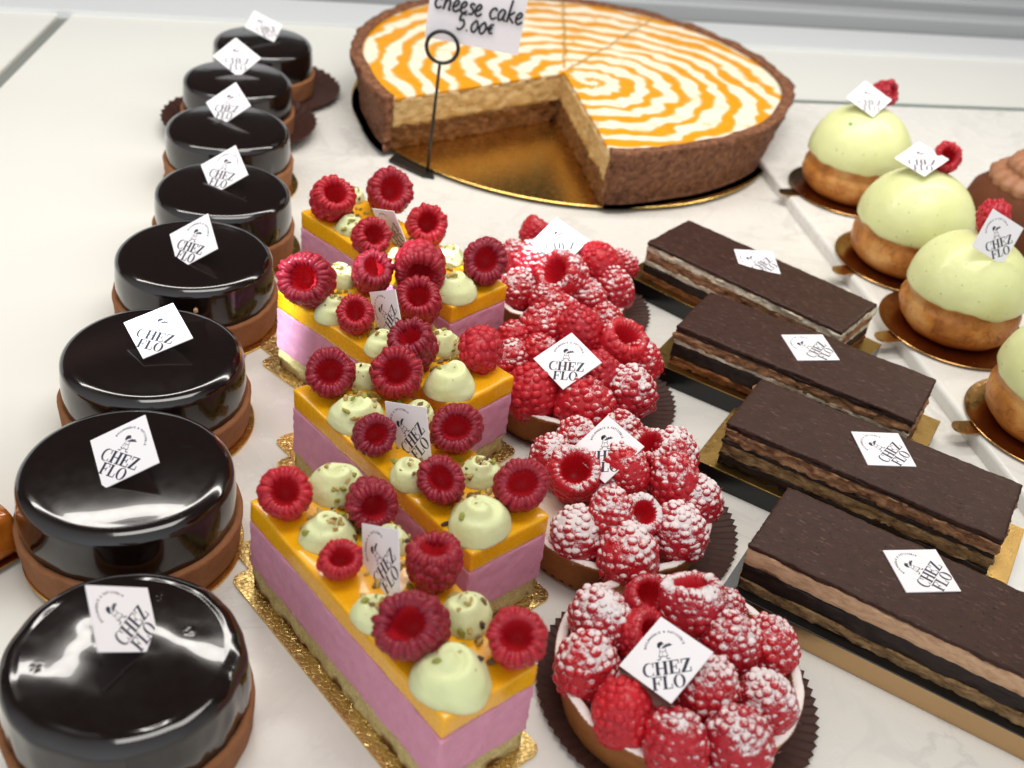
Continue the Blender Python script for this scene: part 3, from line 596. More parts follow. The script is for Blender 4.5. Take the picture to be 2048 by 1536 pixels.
# ------------------------------------------------------------------ chocolate glazed tarts
def glaze_mesh(seed, messy=0.0):
    nr, nt_ = 46, (260 if messy > .5 else 180); Rg = 4.0; V = []; F = []
    prof = []
    nt0 = 64 if messy > .5 else 24
    for k in range(nt0): t = k/(nt0-1); prof.append((.001+3.3*t, 4.10-.20*t**2, 0))
    for k in range(1, 13): a_ = k/12*math.pi/2; prof.append((3.3+.68*math.sin(a_), 3.90-.54*(1-math.cos(a_)), 1))
    for k in range(1, 9): t = k/8; prof.append((3.98+.06*math.sin(t*3.1), 3.36-2.02*t, 2))
    rs_ = random.Random(seed); off = rs_.random()*50
    nP = len(prof)
    for i in range(nt_):
        a = 2*math.pi*i/nt_; ca, sa = math.cos(a), math.sin(a)
        for j, (r, z, p) in enumerate(prof):
            x, y = r*ca, r*sa; rr = r
            z += .022*fbm(x*.20+off, y*.20, off, 2)*(1+2.2*messy)
            if p == 2:
                t = (3.36-z)/2.02; rr += (.03+.10*messy)*fbm(ca*3+off, sa*3, t*1.2, 3)*t
                if j == nP-1: z += .16*fbm(ca*5+off, sa*5, 3)+.10*fbm(ca*16, sa*16, off)
            if messy:
                sect = max(0, math.cos(a-.15))**3                      # folds where the glaze ran down the right side
                if p >= 1: rr += messy*(.07*sect*fbm(a*4.5, z*.5, off, 2)+.09*fbm(ca*2.2+off, sa*2.2, z*.5, 2)); 
                if p == 0: z += messy*(.034*math.sin(.95*x+1.25*y+1.2*fbm(x*.3, y*.3, 7))*min(1, r/1.0))
                if j == nP-1: rr += .10*abs(fbm(ca*9, sa*9, off)); z -= .25*sect
            V.append((rr*ca, rr*sa, z))
    for i in range(nt_):
        i2 = (i+1) % nt_
        for j in range(nP-1): F.append((i*nP+j, i*nP+j+1, i2*nP+j+1, i2*nP+j))
    # small burst bubbles in the skin
    pits = [(rs_.uniform(-3, 3), rs_.uniform(-3, 3), rs_.uniform(.09, .14)) for _ in range(int(2+3*messy))]
    W = []
    for (x, y, z) in V:
        for (px, py, pr) in pits:
            d = math.hypot(x-px, y-py)
            if d < 2*pr: z += .03*math.cos(min(d/pr, 2)*math.pi)*(-1 if d < pr else .35)*(1 if d < pr else 1)
        W.append((x, y, z))
    b = MB(); b.add(W, F); return b.mesh('glaze', [GLAZE])
def shell_mesh(name, R0, R1, h, th, mat, seed, zf=.25, wob=.05):
    """pastry case: outer radius R0 at the foot and R1 at the rim"""
    prof = [(0, 0), (R0*.5, 0), (R0-.08, 0), (R0, .08)]+[(R0+(R1-R0)*t/10, .08+(h-.16)*t/10) for t in range(1, 11)]+[(R1-.06, h-.02), (R1-th*.5, h), (R1-th+.06, h-.03), (R1-th, h-.12), (R0-th, zf), (0, zf)]
    def dr(r, z, a, j):
        k = fbm(math.cos(a)*3+seed, math.sin(a)*3, z*.8, 4)
        if j > 2 and r > 1.5: r += wob*k
        if 12 <= j <= 17: z += wob*1.2*fbm(math.cos(a)*6+seed, math.sin(a)*6, 5, 3)
        return r, z
    V, F = revolve(prof, 128, dr); b = MB(); b.add(V, F); return b.mesh(name, [mat])
SHELL = shell_mesh('crust', 4.14, 4.26, 1.6, .32, COCOA, 3); SHELL2 = shell_mesh('crust', 4.14, 4.26, 1.65, .32, COCOA, 13)
GL_MESHY = glaze_mesh(11, 1.0); GLZ = [glaze_mesh(21, .08), glaze_mesh(34, .14), glaze_mesh(47, .0)]
BOARD_R = disc('cake_board', 4.4, .13, GOLDP); CUP = None
def cup_mesh(R, n=44, up_=.25, r_in=3.8, wave=.11):
    """flattened fluted paper case: pleats radiate from the flat middle"""
    V = []; F = []; rad = [0.02, r_in*.6, r_in, r_in+.25, (r_in+R)/2, R-.15, R]; N = n*4; m_ = len(rad)
    for i in range(N):
        a = 2*math.pi*i/N; zig = abs(((i % 4)/2)-1)*2-1
        for j, r in enumerate(rad):
            t = max(0, (r-r_in)/(R-r_in)); rr = r+(.075*zig*t if j == m_-1 else 0)
            z = .02+up_*t**1.5+wave*t*(.5+.5*zig)+.10*t*fbm(math.cos(a)*1.5, math.sin(a)*1.5, R)
            V.append((rr*math.cos(a), rr*math.sin(a), z))
    for i in range(N):
        for j in range(m_-1): F.append((i*m_+j, ((i+1) % N)*m_+j, ((i+1) % N)*m_+j+1, i*m_+j+1))
    k = len(V); V += [(x, y, z-.015) for x, y, z in V]; F += [tuple(reversed([q+k for q in f])) for f in F]
    for i in range(N): F.append((i*m_+m_-1, ((i+1) % N)*m_+m_-1, k+((i+1) % N)*m_+m_-1, k+i*m_+m_-1))
    b = MB(); b.add(V, F); return b.mesh('paper_case', [PAPER], False)
ORD = ['frontmost', 'second from the front', 'third from the front', 'fourth from the front', 'fifth from the front', 'sixth from the front', 'second from the back', 'rearmost']
TL = ['black glazed tart with dented uneven icing, nearest the camera on the left', 'large black glazed tart with a broad satin highlight, second from the front',
      'black glazed tart under the bluish lit tag, third from the front', 'black glazed tart with a pale crumb on its side, fourth from the front', 'smooth black glazed tart, fifth from the front beside the rear mousse slice',
      'smooth black glazed tart, third from the back of the left row', 'bubbled black glazed tart in a flared paper case, second from the back', 'black glazed tart at the very back of the left row']
GT = 'dark chocolate glazed tarts in the left row'
for i, (x, y, s_) in enumerate(D['tart']):
    base = 0 if i == 0 else .13 if i < 6 else .06
    t = empty('chocolate_tart', (x, y, base), [0, 1.0, 2.2, 3.6, 4.4, 5.2, .7, 2.9][i]); t.scale = (s_, s_, 1); tag(t, TL[i], 'tart', GT)
    link('crust', (SHELL, SHELL2)[i % 2], t); link('glaze', GL_MESHY if i == 0 else GLZ[i % 3], t)
    if i == 3:
        a_ = math.atan2(-.95, .31)-t.rotation_euler.z; b = MB(); b.blob((4.08*math.cos(a_), 4.08*math.sin(a_), 2.85), (.13, .10, .17), ICO1); link('crumb', b.mesh('crumb', [CRUMBP], False), t)
    if i == 0: pass
    elif i < 6:
        b = link('cake_board', BOARD_R, None, (x+.12, y-.1, 0)); tag(b, 'round gold card under the black glazed tart '+['nearest the camera', 'second from the front', 'third from the front', 'fourth from the front', 'fifth from the front', 'third from the back'][i], 'cake board', 'round gold cards under the black tarts')
    else:
        c = link('paper_case', cup_mesh(5.5, 40, .9 if i == 6 else .5, 3.9), None, (x+(.1 if i == 6 else .5), y, 0)); tag(c, 'brown fluted paper case under the '+('second to last' if i == 6 else 'rearmost')+' black glazed tart', 'paper case', 'brown fluted paper cases')
    place_tag('T%d' % (i+1), 'white square tag standing in the icing of the black tart '+['nearest the camera', 'second from the front', 'third from the front', 'fourth from the front', 'fifth from the front', 'third from the back', 'second from the back', 'at the very back'][i])
# ------------------------------------------------------------------ mousse slices
mL, mW, mT, mD = D['dim']['mousse']
def mousse_parts(seed):
    def dm(p, n):
        q = Vector(p); k = fbm(p.x*2+seed, p.y*2, p.z*2, 4)*.05+fbm(p.x*9, p.y*9+seed, p.z*7, 2)*.025
        q += Vector((n.x, n.y, 0))*k
        if n.z: q.z += .05*fbm(p.x*.6+seed*2, p.y*.6, 3, 3)
        return q
    def ds(p, n):
        q = Vector(p); k = fbm(p.x*1.7+seed, p.y*1.7, p.z*2, 4)*.12; q += Vector((n.x, n.y, 0))*(k-.04); return q
    def dj(p, n):
        q = Vector(p); q += Vector((n.x, n.y, 0))*fbm(p.x+seed, p.y, p.z, 2)*.03
        if n.z > 0: q.z += .02*fbm(p.x*.8, p.y*.8+seed, 0, 2)
        if n.z < 0: q.z += .05*fbm(p.x*.6+seed*2, p.y*.6, 3, 3)
        return q
    zb = .14; zs = mT-mD; zj = mT-1.0
    a = MB(); a.add(*gridbox(mW-.06, mL-.06, zb, zs, 22, 56, 7, .05, ds, (.03, .03)))
    b = MB(); b.add(*gridbox(mW, mL, zs+.002, zj, 30, 80, 18, .04, dm))
    c = MB(); c.add(*gridbox(mW-.02, mL-.02, zj+.002, mT, 20, 48, 8, .09, dj, (.01, .01)))
    return a.mesh('sponge_base', [SPONGE]), b.mesh('mousse_layer', [MOUSSE]), c.mesh('jelly_layer', [JELLY])
MP = [mousse_parts(2.3), mousse_parts(7.7)]
def dollop_mesh(seed):
    prof = []
    for k in range(22):
        t = k/21; a_ = t*math.pi/2
        prof.append((max(.01, math.cos(a_)**.75*(1-.05*t)), -.02+.90*math.sin(a_)**1.2))
    prof = [(.80, -.04), (.94, .04)]+prof
    R = random.Random(seed); ph = R.random()*6; px, py = R.uniform(-.2, .2), R.uniform(-.2, .2)
    def dr(r, z, a, j):
        r *= 1+.05*math.sin(2*a+ph)+.04*math.sin(3*a+2*ph)+.05*fbm(math.cos(a)+seed, math.sin(a), z*2)
        sw = (math.exp(-((r-.34)**2)/.03)*.12+math.exp(-((r-.62)**2)/.03)*.045)*math.sin(a+ph+r*9); return r, z+sw+(.16*math.exp(-r*r/.016))
    V, F = revolve(prof, 72, dr)
    V = [(x+px*max(0, z-.4)*1.4, y+py*max(0, z-.4)*1.4, z) for x, y, z in V]
    b = MB(); b.add(V, F); return b.mesh('cream_dollop', [CREAM])
DOL = [dollop_mesh(k+.37) for k in range(5)]
ML = ['frontmost', 'second', 'third', 'rearmost']
MLAB = ['pink mousse slice with orange jelly top, nearest the camera', 'pink mousse slice with orange jelly top, second from the front', 'pink mousse slice with orange jelly top, third in its row with a lit patch', 'pink mousse slice with orange jelly top, farthest back of its row']
BPL = [['with a dark hollow at the back left corner', 'with its hollow tipped forward at the back right', 'left of the upright tag', 'lying on its side right of the upright tag', 'very large with a tilted hollow front left', 'with an open hollow at the front right corner'],
       ['bright red at the back left corner', 'darker with an open hollow at the back right', 'left of the upright tag', 'with nut bits in its hollow right of the tag', 'bright red and tall, right below the tag', 'bright red at the front right corner'],
       ['largest with a tilted hollow at the back left corner', 'small and tipped upward at the back right', 'left of the upright tag', 'torn open behind the tag on its right', 'tipped up below the tag', 'standing tip up at the front right'],
       ['at the back left corner', 'at the back right', 'left of the upright tag', 'with an open hollow right of the tag', 'with its hollow facing down at the front left', 'dark with an open hollow at the front right corner']]
def nuts_mesh(seed, spots, n=60):
    R = random.Random(seed); b = MB()
    for _ in range(n):
        x, y, z = R.choice(spots); x += R.gauss(0, .5); y += R.gauss(0, .5)
        best = mT
        for (cx, cy, r) in cre:
            d = math.hypot(x-cx, y-cy)/r
            if d < .98: best = max(best, mT+.90*r*(max(0, 1-d*d))**.62)
        if not (.1 < x < mW-.1 and .1 < y < mL-.1): continue
        s_ = R.uniform(.06, .17); ax = Vector((R.gauss(0, 1), R.gauss(0, 1), R.gauss(0, 1))).normalized(); rot = Matrix.Rotation(R.random()*6, 3, ax)
        V = [];
        for v in ICO1[0]:
            p = Vector(v); p = Vector((p.x*s_*R.uniform(1, 1.9), p.y*s_*R.uniform(.8, 1.1), p.z*s_*R.uniform(.5, .8))); p = rot @ p; V.append((x+p.x, y+p.y, best+s_*.45+p.z))
        b.add(V, ICO1[1])
    return b.mesh('chopped_nuts', [NUTS], False)
def round_board(name, x0, x1, y0, y1, h, rad, mat, tab=None):
    pts = []
    for cx, cy, a0 in ((x1-rad, y0+rad, -90), (x1-rad, y1-rad, 0), (x0+rad, y1-rad, 90), (x0+rad, y0+rad, 180)):
        if tab and a0 == 90:                          # pull tab on the far short edge
            tx, tw, tl = tab
            pts += [(tx+tw/2, y1)]+[(tx+tw/2*math.cos(t), y1+tl-.35+.35*math.sin(t)) for t in [k/8*math.pi for k in range(9)]]+[(tx-tw/2, y1)]
        for k in range(7):
            a_ = math.radians(a0+90*k/6); pts.append((cx+rad*math.cos(a_), cy+rad*math.sin(a_)))
    n = len(pts); V = [(x, y, z) for z in (0, h) for x, y in pts]
    F = [tuple(reversed(range(n))), tuple(range(n, 2*n))]+[(i, (i+1) % n, n+(i+1) % n, n+i) for i in range(n)]
    b = MB(); b.add(V, F); return b.mesh(name, [mat], False)
MBOARD = round_board('cake_board', -.55, mW+.55, -.5, mL+.75, .13, .45, GOLD, (1.0, 1.3, 1.5))
for i, (x, y, yaw) in enumerate(D['mousse']):
    t = empty('mousse_slice', (x, y, 0), yaw); tag(t, MLAB[i], 'mousse slice', 'raspberry mousse slices in the middle row')
    b = link('cake_board', MBOARD, None, (x, y, 0)); b.rotation_euler.z = yaw; tag(b, 'rectangular embossed gold card with tab under the '+ML[i]+' mousse slice', 'cake board', 'rectangular gold cards under the mousse slices')
    for me in MP[i % 2]: link(me.name.split('.')[0], me, t)
    ca, sa = math.cos(yaw), math.sin(yaw); cre = []
    for k, (cx, cy, r) in enumerate(D['mcream'][i]):
        lx = (cx-x)*ca+(cy-y)*sa; ly = -(cx-x)*sa+(cy-y)*ca; lx = min(max(lx, r*.8), mW-r*.8); ly = min(max(ly, r*.8), mL-r*.5)
        cre.append((lx, ly, r)); d = link('cream_dollop', DOL[(k+i) % 5], t, (lx, ly, mT)); d.scale = (r, r, r*rnd.uniform(.95, 1.1)); d.rotation_euler.z = rnd.random()*6
    sp_ = []
    for k in range(len(cre)-1): sp_ += [((cre[k][0]+cre[k+1][0])/2, (cre[k][1]+cre[k+1][1])/2, 0), (cre[k][0], cre[k][1], 0)]
    sp_ += [(cre[-1][0], cre[-1][1]+.3*cre[-1][2], 0)]
    nu = link('chopped_nuts', nuts_mesh(50+i, sp_, 150), t); tag(nu, kind='stuff')
    for k, row in enumerate(D['mberry'][i]): place_berry(FRESH, row, 'raspberry '+BPL[i][k]+' of the '+ML[i]+' mousse slice', 'fresh raspberries on the mousse slices')
    place_tag('M%d' % (i+1), 'upright white tag wedged between raspberries on the '+ML[i]+' mousse slice')
# ------------------------------------------------------------------ raspberry tarts
RSH = shell_mesh('crust', 4.05, 4.5, 2.1, .42, TARTC, 31, .25, .06); RSH2 = shell_mesh('crust', 4.05, 4.5, 2.05, .42, TARTC, 57, .25, .06)
V, F = revolve([(.01, 1.75), (1.5, 1.7), (3.0, 1.5), (3.9, 1.25), (4.02, 1.2), (3.9, .3), (.01, .3)], 64); FILL = mesh('cream_filling', V, F, True, [PCREAM])
RL = ['nearest', 'second', 'third', 'rearmost']
RLAB = ['sugar dusted raspberry tart in a wide fluted paper case, nearest the camera', 'heavily sugared raspberry tart, second from the front', 'raspberry tart with glossy red berries and flat tag, third from the front', 'raspberry tart farthest back, half hidden behind the one in front']
RPL = [['at the upper left of', 'bare and glossy at the back of', 'tall with a bare red front at the top of', 'at the left rim of', 'with its hollow turned toward the tag on', 'just right of the tag on', 'at the far right rim of', 'touching the tag corner lower right on', 'at the right rim low on', 'glossy and barely dusted at the lower left of', 'at the bottom front of', 'at the bottom right front of', 'mostly hidden behind the tall berry of', 'hidden under the tag on'],
       ['with a wide open hollow on', 'overlapping the tag corner on', 'lying sideways right of the tag on', 'thickly dusted tip up at the centre of', 'with a small hollow beside the centre of', 'at the lower left of', 'at the bottom front of', 'at the lower right of', 'at the upper right of', 'at the back left of', 'at the left rim of', 'with a narrow red hollow at the back of', 'at the right rim of', 'behind the tag on', 'hidden in the middle of'],
       ['large at the lower left of', 'at the bottom front of', 'at the lower right of', 'bare bright red above the tag on', 'with a deep slit hollow right of the tag on', 'at the upper left of', 'peeking out left of the tag on', 'at the left rim low on', 'at the left rim high on', 'glossy under the right tag corner on', 'at the far right rim of', 'at the very back of', 'at the back right of'],
       ['at the left side of', 'small at the bottom front of', 'broad at the lower middle of', 'with its hollow facing left at the centre of', 'bare glossy red at the upper right of', 'at the lower right rim of', 'at the left of the tag on', 'standing tall at the back left of', 'at the left rim high on', 'at the right rim of', 'under the tag on']]
DUSTV = [.60, .74, .52, .60]; BARE = {(0, 1), (0, 4), (0, 9), (2, 3), (2, 0), (2, 9), (3, 4), (3, 7)}
for i, (x, y, R) in enumerate(D['rtart']):
    t = empty('raspberry_tart', (x, y, .06), i*1.3); s_ = R/4.5; t.scale = (s_, s_, 1); tag(t, RLAB[i], 'tart', 'raspberry tarts in paper cases')
    link('crust', (RSH, RSH2)[i % 2], t); link('cream_filling', FILL, t)
    px, py, pR = D['rpaper'][i]
    c = link('paper_case', cup_mesh(pR, 76, .22, 4.0), None, (px, py, 0)); tag(c, 'brown fluted paper case under the '+['nearest', 'second from the front', 'third from the front', 'rearmost'][i]+' raspberry tart', 'paper case', 'brown fluted paper cases')
    for k, row in enumerate(D['rberry'][i]): place_berry(DUST, row, 'sugared raspberry '+RPL[i][k]+' the '+RL[i]+' raspberry tart', 'sugared raspberries on the tarts', .95, DUSTV[i]+(-.4 if (i, k) in BARE else rnd.uniform(-.14, .14)))
    place_tag('R%d' % (i+1), 'white square tag leaning on the berries of the '+RL[i]+' raspberry tart')
# ------------------------------------------------------------------ opera slices
oL, oW, oT = D['dim']['opera']
TRAY = 1.15
def layer(name, z0, z1, mat, seed, rag=.10, inset=0.0, nz=6, wav=.10):
    def dd(p, n):
        q = Vector(p); k = rag*(fbm(p.x*1.3+seed, p.y*1.3, p.z*2.2, 4))+rag*.5*fbm(p.x*4, p.y*4+seed, p.z*5, 2)
        q += Vector((n.x, n.y, 0))*(k-inset)
        if n.z: q.z += wav*fbm(p.x*.7+(z1 if n.z > 0 else z0)*9, p.y*.7, seed, 3)
        return q
    b = MB(); b.add(*gridbox(oL, oW, z0, z1, 90, 34, nz, .035, dd)); return b.mesh(name, [mat])
def icing(seed):
    def dd(p, n):
        q = Vector(p); k = .06*fbm(p.x*1.1+seed, p.y*1.1, p.z, 3)+.05*fbm(p.x*5, p.y*5+seed, p.z*4, 2); q += Vector((n.x, n.y, 0))*(k+.03)
        if n.z < 0: q.z += .07*fbm(p.x*1.4, p.y*1.4+seed, 2, 3)
        else: q.z += .02*fbm(p.x*.5, p.y*.5, seed, 2)
        return q
    b = MB(); b.add(*gridbox(oL, oW, oT-.24, oT, 90, 34, 5, .07, dd)); return b.mesh('chocolate_icing', [CTOP])
STACK = [
 [('cream_layer', .40, L_WHITE, .16), ('sponge_layer', .55, L_RAGGED, .10), ('cream_layer', .28, L_WHITE, .08), ('ganache_layer', .55, L_DARK, .05), ('sponge_layer', .4, L_BROWN, .08)],
 [('ganache_layer', .16, L_DARK, .06), ('cream_layer', .50, L_RAGGED, .24), ('cream_layer', .22, L_WHITE, .08), ('ganache_layer', .75, L_DARK, .10), ('sponge_layer', .5, L_BROWN, .12)],
 [('ganache_layer', .12, L_DARK, .06), ('cream_layer', .62, L_RAGGED, .26), ('ganache_layer', .22, L_DARK, .10), ('sponge_layer', .62, L_SPONGE, .14), ('ganache_layer', .55, L_DARK, .12)],
 [('cream_layer', .88, L_COFFEE, .06), ('ganache_layer', .85, L_DARK, .05), ('sponge_layer', .62, L_SPONGE, .14)]]
OLAB = ['opera slice with a white cream line under its icing, farthest back', 'opera slice with ragged coffee layers, third from the front', 'opera slice with crumbling brown layers, second from the front', 'opera slice with clean tan and black layers in a gold tray, nearest the camera']
OW = ['rearmost', 'third', 'second', 'nearest']
for i, (x, y, yaw) in enumerate(D['opera']):
    t = empty('opera_slice', (x, y, 0), yaw); tag(t, OLAB[i], 'opera slice', 'opera slices in the right row')
    link('chocolate_icing', icing(i*3.1), t); z = oT-.235; tot = sum(a[1] for a in STACK[i]); kk = (z-TRAY)/tot
    for k, (nm, h, mt, rag) in enumerate(STACK[i]):
        link(nm, layer(nm, z-h*kk+.003, z, mt, i*7.3+k*1.7, rag, .02 if k else -.01), t); z -= h*kk
    tr_ = empty('cake_tray', (x, y, 0), yaw); tag(tr_, ['shallow black sided gold card tray under the rearmost opera slice', 'black sided gold tray under the ragged third opera slice', 'gold card tray with black front edge under the crumbling opera slice', 'gold tray with tan gold front edge under the nearest opera slice'][i], 'cake tray', 'gold card trays under the opera slices')
    e_ = .95; el = .42 if i == 3 else e_
    V, F = gridbox(oL+e_+el, oW+.75, 0.0, TRAY-.07, 3, 3, 3, .05, None, (-el, -.45)); link('tray_side', mesh('tray_side', V, F, False, [BLACKC if i < 3 else SIDEG]), tr_)
    V, F = gridbox(oL+e_+el+.06, oW+.81, TRAY-.068, TRAY-.004, 3, 3, 3, .012, None, (-el-.03, -.48)); link('tray_top', mesh('tray_top', V, F, False, [TRAYG if i < 3 else BLACKC]), tr_)  # nearest tray: gold top coloured black, a painted reflection of dark surroundings
    place_tag('O%d' % (i+1), 'white square tag lying flat on the icing of the '+OW[i]+' opera slice', .055)
# ------------------------------------------------------------------ pistachio choux buns on the raised slab
def bun_mesh(seed, waist):
    prof = [(.01, 0), (2.5, 0), (3.0, .12), (3.45, .6), (3.62, 1.2), (3.6, 1.8), (3.45, 2.3), (3.38 if waist else 3.5, 2.55), (3.5, 2.85), (3.45, 3.2), (3.1, 3.6), (.01, 3.7)]
    P = []
    for a, b in zip(prof[:-1], prof[1:]):
        for t in (0, .34, .67): P.append((a[0]+(b[0]-a[0])*t, a[1]+(b[1]-a[1])*t))
    P.append(prof[-1])
    def dr(r, z, a, j):
        if waist: r -= .20*math.exp(-((z-2.3-.25*math.sin(a+seed))/.22)**2)
        return r*(1+.035*fbm(math.cos(a)*1.2+seed, math.sin(a)*1.2, z*.5)), z*(1+.05*math.sin(a+seed))
    V, F = revolve(P, 96, dr); b = MB(); b.add(V, F); return b.mesh('bun', [BUN])
def dome_mesh(seed, R=3.66):
    prof = []
    for k in range(26): a_ = k/25*math.pi/2; prof.append((max(.01, R*math.cos(a_)), 2.9+R*.93*math.sin(a_)))
    prof = [(R-.5, 2.55), (R-.12, 2.62), (R-.01, 2.76)]+prof
    def dr(r, z, a, j):
        k = fbm(math.cos(a)*1.5+seed, math.sin(a)*1.5, z*.4)
        if j < 6: z += .28*fbm(math.cos(a)*2+seed*3, math.sin(a)*2, 1, 3)*(1-j/6)
        return r*(1+.018*k), z
    V, F = revolve(prof, 96, dr); b = MB(); b.add(V, F); return b.mesh('pistachio_icing', [GREEN])
CH = [list(q) for q in D['choux']]; CH.append([2*CH[2][0]-CH[1][0]+1.5, 2*CH[2][1]-CH[1][1]-1.3, 3.7])
CW = ['rearmost', 'third', 'second', 'nearest']
CBRD = disc('cake_board', 4.55, .10, COPPER, math.radians(200), rim=.12)
CLAB = ['pistachio glazed choux bun, farthest back of the right row with a green fleck', 'pistachio glazed choux bun with a pale golden side, third from the front', 'pistachio glazed choux bun with a deep ring round its base, second from the front', 'pistachio glazed choux bun cut off by the right edge, nearest the camera']
for i, (x, y, R) in enumerate(CH):
    s_ = R/3.66; t = empty('choux_bun', (x, y, 1.02), i*1.7); t.scale = (s_, s_, s_); tag(t, CLAB[i], 'choux bun', 'pistachio choux buns on the raised slab')
    link('bun', bun_mesh(i*2.3+1, i in (0, 2)), t); link('pistachio_icing', dome_mesh(i*1.9+.4), t)
    if i == 0: bb = MB(); bb.blob((-1.66, -1.73, 5.52), (.15, .13, .13), ICO1); link('fleck', bb.mesh('fleck', [FLECK]), t)
    b = link('cake_board', CBRD, None, (x+.1, y-.2, .905)); b.rotation_euler.z = [.0, .15, .1, -.1][i]; tag(b, 'round copper gold card with a tab under the '+CW[i]+' choux bun', 'cake board', 'round copper cards under the choux buns')
    if i < 3:
        place_tag('C%d' % (i+1), 'white square tag standing on the '+CW[i]+' pistachio choux bun'); place_berry(FRESH, D['cber'][i], 'raspberry behind the tag on top of the '+CW[i]+' choux bun', 'raspberries on the choux buns')
# chocolate choux behind them
t = empty('chocolate_choux', (33.6, 73.2, .905)); tag(t, 'chocolate choux bun with piped chocolate cream at the right edge', 'choux bun')
b = MB(); V, F = revolve([(.01, 0), (3.2, 0), (4.0, .5), (4.5, 1.6), (4.5, 2.6), (4.1, 3.8), (3.3, 4.6), (2, 5.1), (.01, 5.3)], 80, lambda r, z, a, j: (r*(1+.05*fbm(math.cos(a)*1.4, math.sin(a)*1.4, z*.5)), z)); b.add(V, F)
link('bun', b.mesh('bun', [CHOCB]), t)
b = MB(); prof = [(2.2, 4.4), (2.9, 4.5), (3.25, 4.8), (3.2, 5.3), (2.7, 5.7), (2.3, 5.75), (2.35, 6.1), (2.1, 6.5), (1.6, 6.75), (1.25, 6.8), (1.2, 7.15), (.8, 7.5), (.3, 7.75), (.01, 7.8)]
PP = []
for p0, p1 in zip(prof[:-1], prof[1:]): PP += [(p0[0]+(p1[0]-p0[0])*q_/3, p0[1]+(p1[1]-p0[1])*q_/3) for q_ in range(3)]
V, F = revolve(PP, 120, lambda r, z, a, j: (r*(1+.03*math.cos(19*a+z*2.6)+.05*fbm(math.cos(a)*2, math.sin(a)*2, z)), z+.18*math.sin(a+1))); b.add(V, F)
link('chocolate_cream', b.mesh('chocolate_cream', [CHOCC]), t)
# ------------------------------------------------------------------ cheesecake with a wedge removed
CX, CY = .83, 87.7; RC = 17.2
GP = [(-78, .03), (-57, -.012), (-42, -.012), (-18, .012), (8, .06), (62, .05), (110, .0), (170, -.015), (204, .015), (228, .075), (262, .05), (282, .03)]
def gfun(th):
    d = math.degrees(th)
    while d < -78: d += 360
    while d >= 282: d -= 360
    for (a_, ga), (b_, gb) in zip(GP[:-1], GP[1:]):
        if a_ <= d <= b_: k = (d-a_)/(b_-a_); k = k*k*(3-2*k); return ga+(gb-ga)*k
    return .03
def oval(x, y):                                       # hand made: not quite a circle
    r = math.hypot(x, y); s = 1+gfun(math.atan2(y, x))*min(1, r/RC); return x*s, y*s
def unoval(X, Y):
    x, y = X-CX, Y-CY; g = gfun(math.atan2(y, x)); r = math.hypot(x, y); q = r
    for _ in range(12): q = r/(1+g*min(1, q/RC))
    return Vector((x*q/r, y*q/r))
AP = unoval(.5, 85.5); PL = unoval(-11.8, 74.3); PR = unoval(4.36, 70.95)
aL = math.atan2(PL.y-AP.y, PL.x-AP.x) % (2*math.pi); aR = math.atan2(PR.y-AP.y, PR.x-AP.x)
if aR > aL: aR -= 2*math.pi
def hit(th, R):
    d = Vector((math.cos(th), math.sin(th))); b_ = AP.dot(d); c_ = AP.dot(AP)-R*R; return AP+d*(-b_+math.sqrt(b_*b_-c_))
NT = 150
def sector(name, z0, z1, r0, r1, mats, nr=14, nz=4, rag=0, seed=0, topn=0, taper=0):
    """solid over the remaining part of the disc; r0=None starts at the apex of the cut, else at radius r0"""
    V = []; F = []; idx = {}
    aE = aR+2*math.pi if False else aL-2*math.pi
    th = [aR+(aL-aR-0)*0 for _ in range(1)]
    th = [aR+(aL-aR)*k/NT for k in range(NT+1)]
    def P(k, s, z):
        o_ = hit(th[k], r1); i_ = AP if r0 is None else hit(th[k], r0); p = i_+(o_-i_)*s
        return p
    def add(k, s, m_):
        key = (k, s, m_)
        if key in idx: return idx[key]
        if r0 is None and s == 0: key = (0, 0, m_)
        if key in idx: return idx[key]
        p = P(k, s/nr, 0); z = z0+(z1-z0)*m_/nz; q = Vector((p.x, p.y, z))
        if rag and s == nr and r0 is not None: d = (p).normalized(); w_ = rag*fbm(p.x*.9+seed, p.y*.9, z*1.1, 4); q.x += d.x*w_; q.y += d.y*w_
        if rag and k in (0, NT): nn = Vector((-math.sin(th[k]), math.cos(th[k]))); w_ = rag*.8*fbm(p.x*1.9, p.y*1.9+seed, z*2.2, 4)-rag*.2; q.x += nn.x*w_; q.y += nn.y*w_
        if m_ == nz and topn: q.z += topn*fbm(p.x*.5+seed, p.y*.5, 0, 3)
        
        if s == nr and taper: kq = 1-taper*(1-q.z/4.25); q.x *= kq; q.y *= kq
        q.x, q.y = oval(q.x, q.y); idx[key] = len(V); V.append(tuple(q)); return idx[key]
    for k in range(NT):
        for s in range(nr):
            f = [add(k, s, nz), add(k, s+1, nz), add(k+1, s+1, nz), add(k+1, s, nz)]; F.append(tuple(dict.fromkeys(f)))
            f = [add(k, s, 0), add(k+1, s, 0), add(k+1, s+1, 0), add(k, s+1, 0)]; F.append(tuple(dict.fromkeys(f)))
        for m_ in range(nz):
            F.append((add(k, nr, m_), add(k+1, nr, m_), add(k+1, nr, m_+1), add(k, nr, m_+1)))
            if r0 is not None: F.append((add(k, 0, m_), add(k, 0, m_+1), add(k+1, 0, m_+1), add(k+1, 0, m_)))
    for s in range(nr):
        for m_ in range(nz):
            F.append((add(0, s, m_), add(0, s+1, m_), add(0, s+1, m_+1), add(0, s, m_+1)))
            F.append((add(NT, s, m_), add(NT, s, m_+1), add(NT, s+1, m_+1), add(NT, s+1, m_)))
    F = [f for f in F if len(set(f)) > 2]
    b = MB(); b.add(V, F); return b.mesh(name, mats, True)
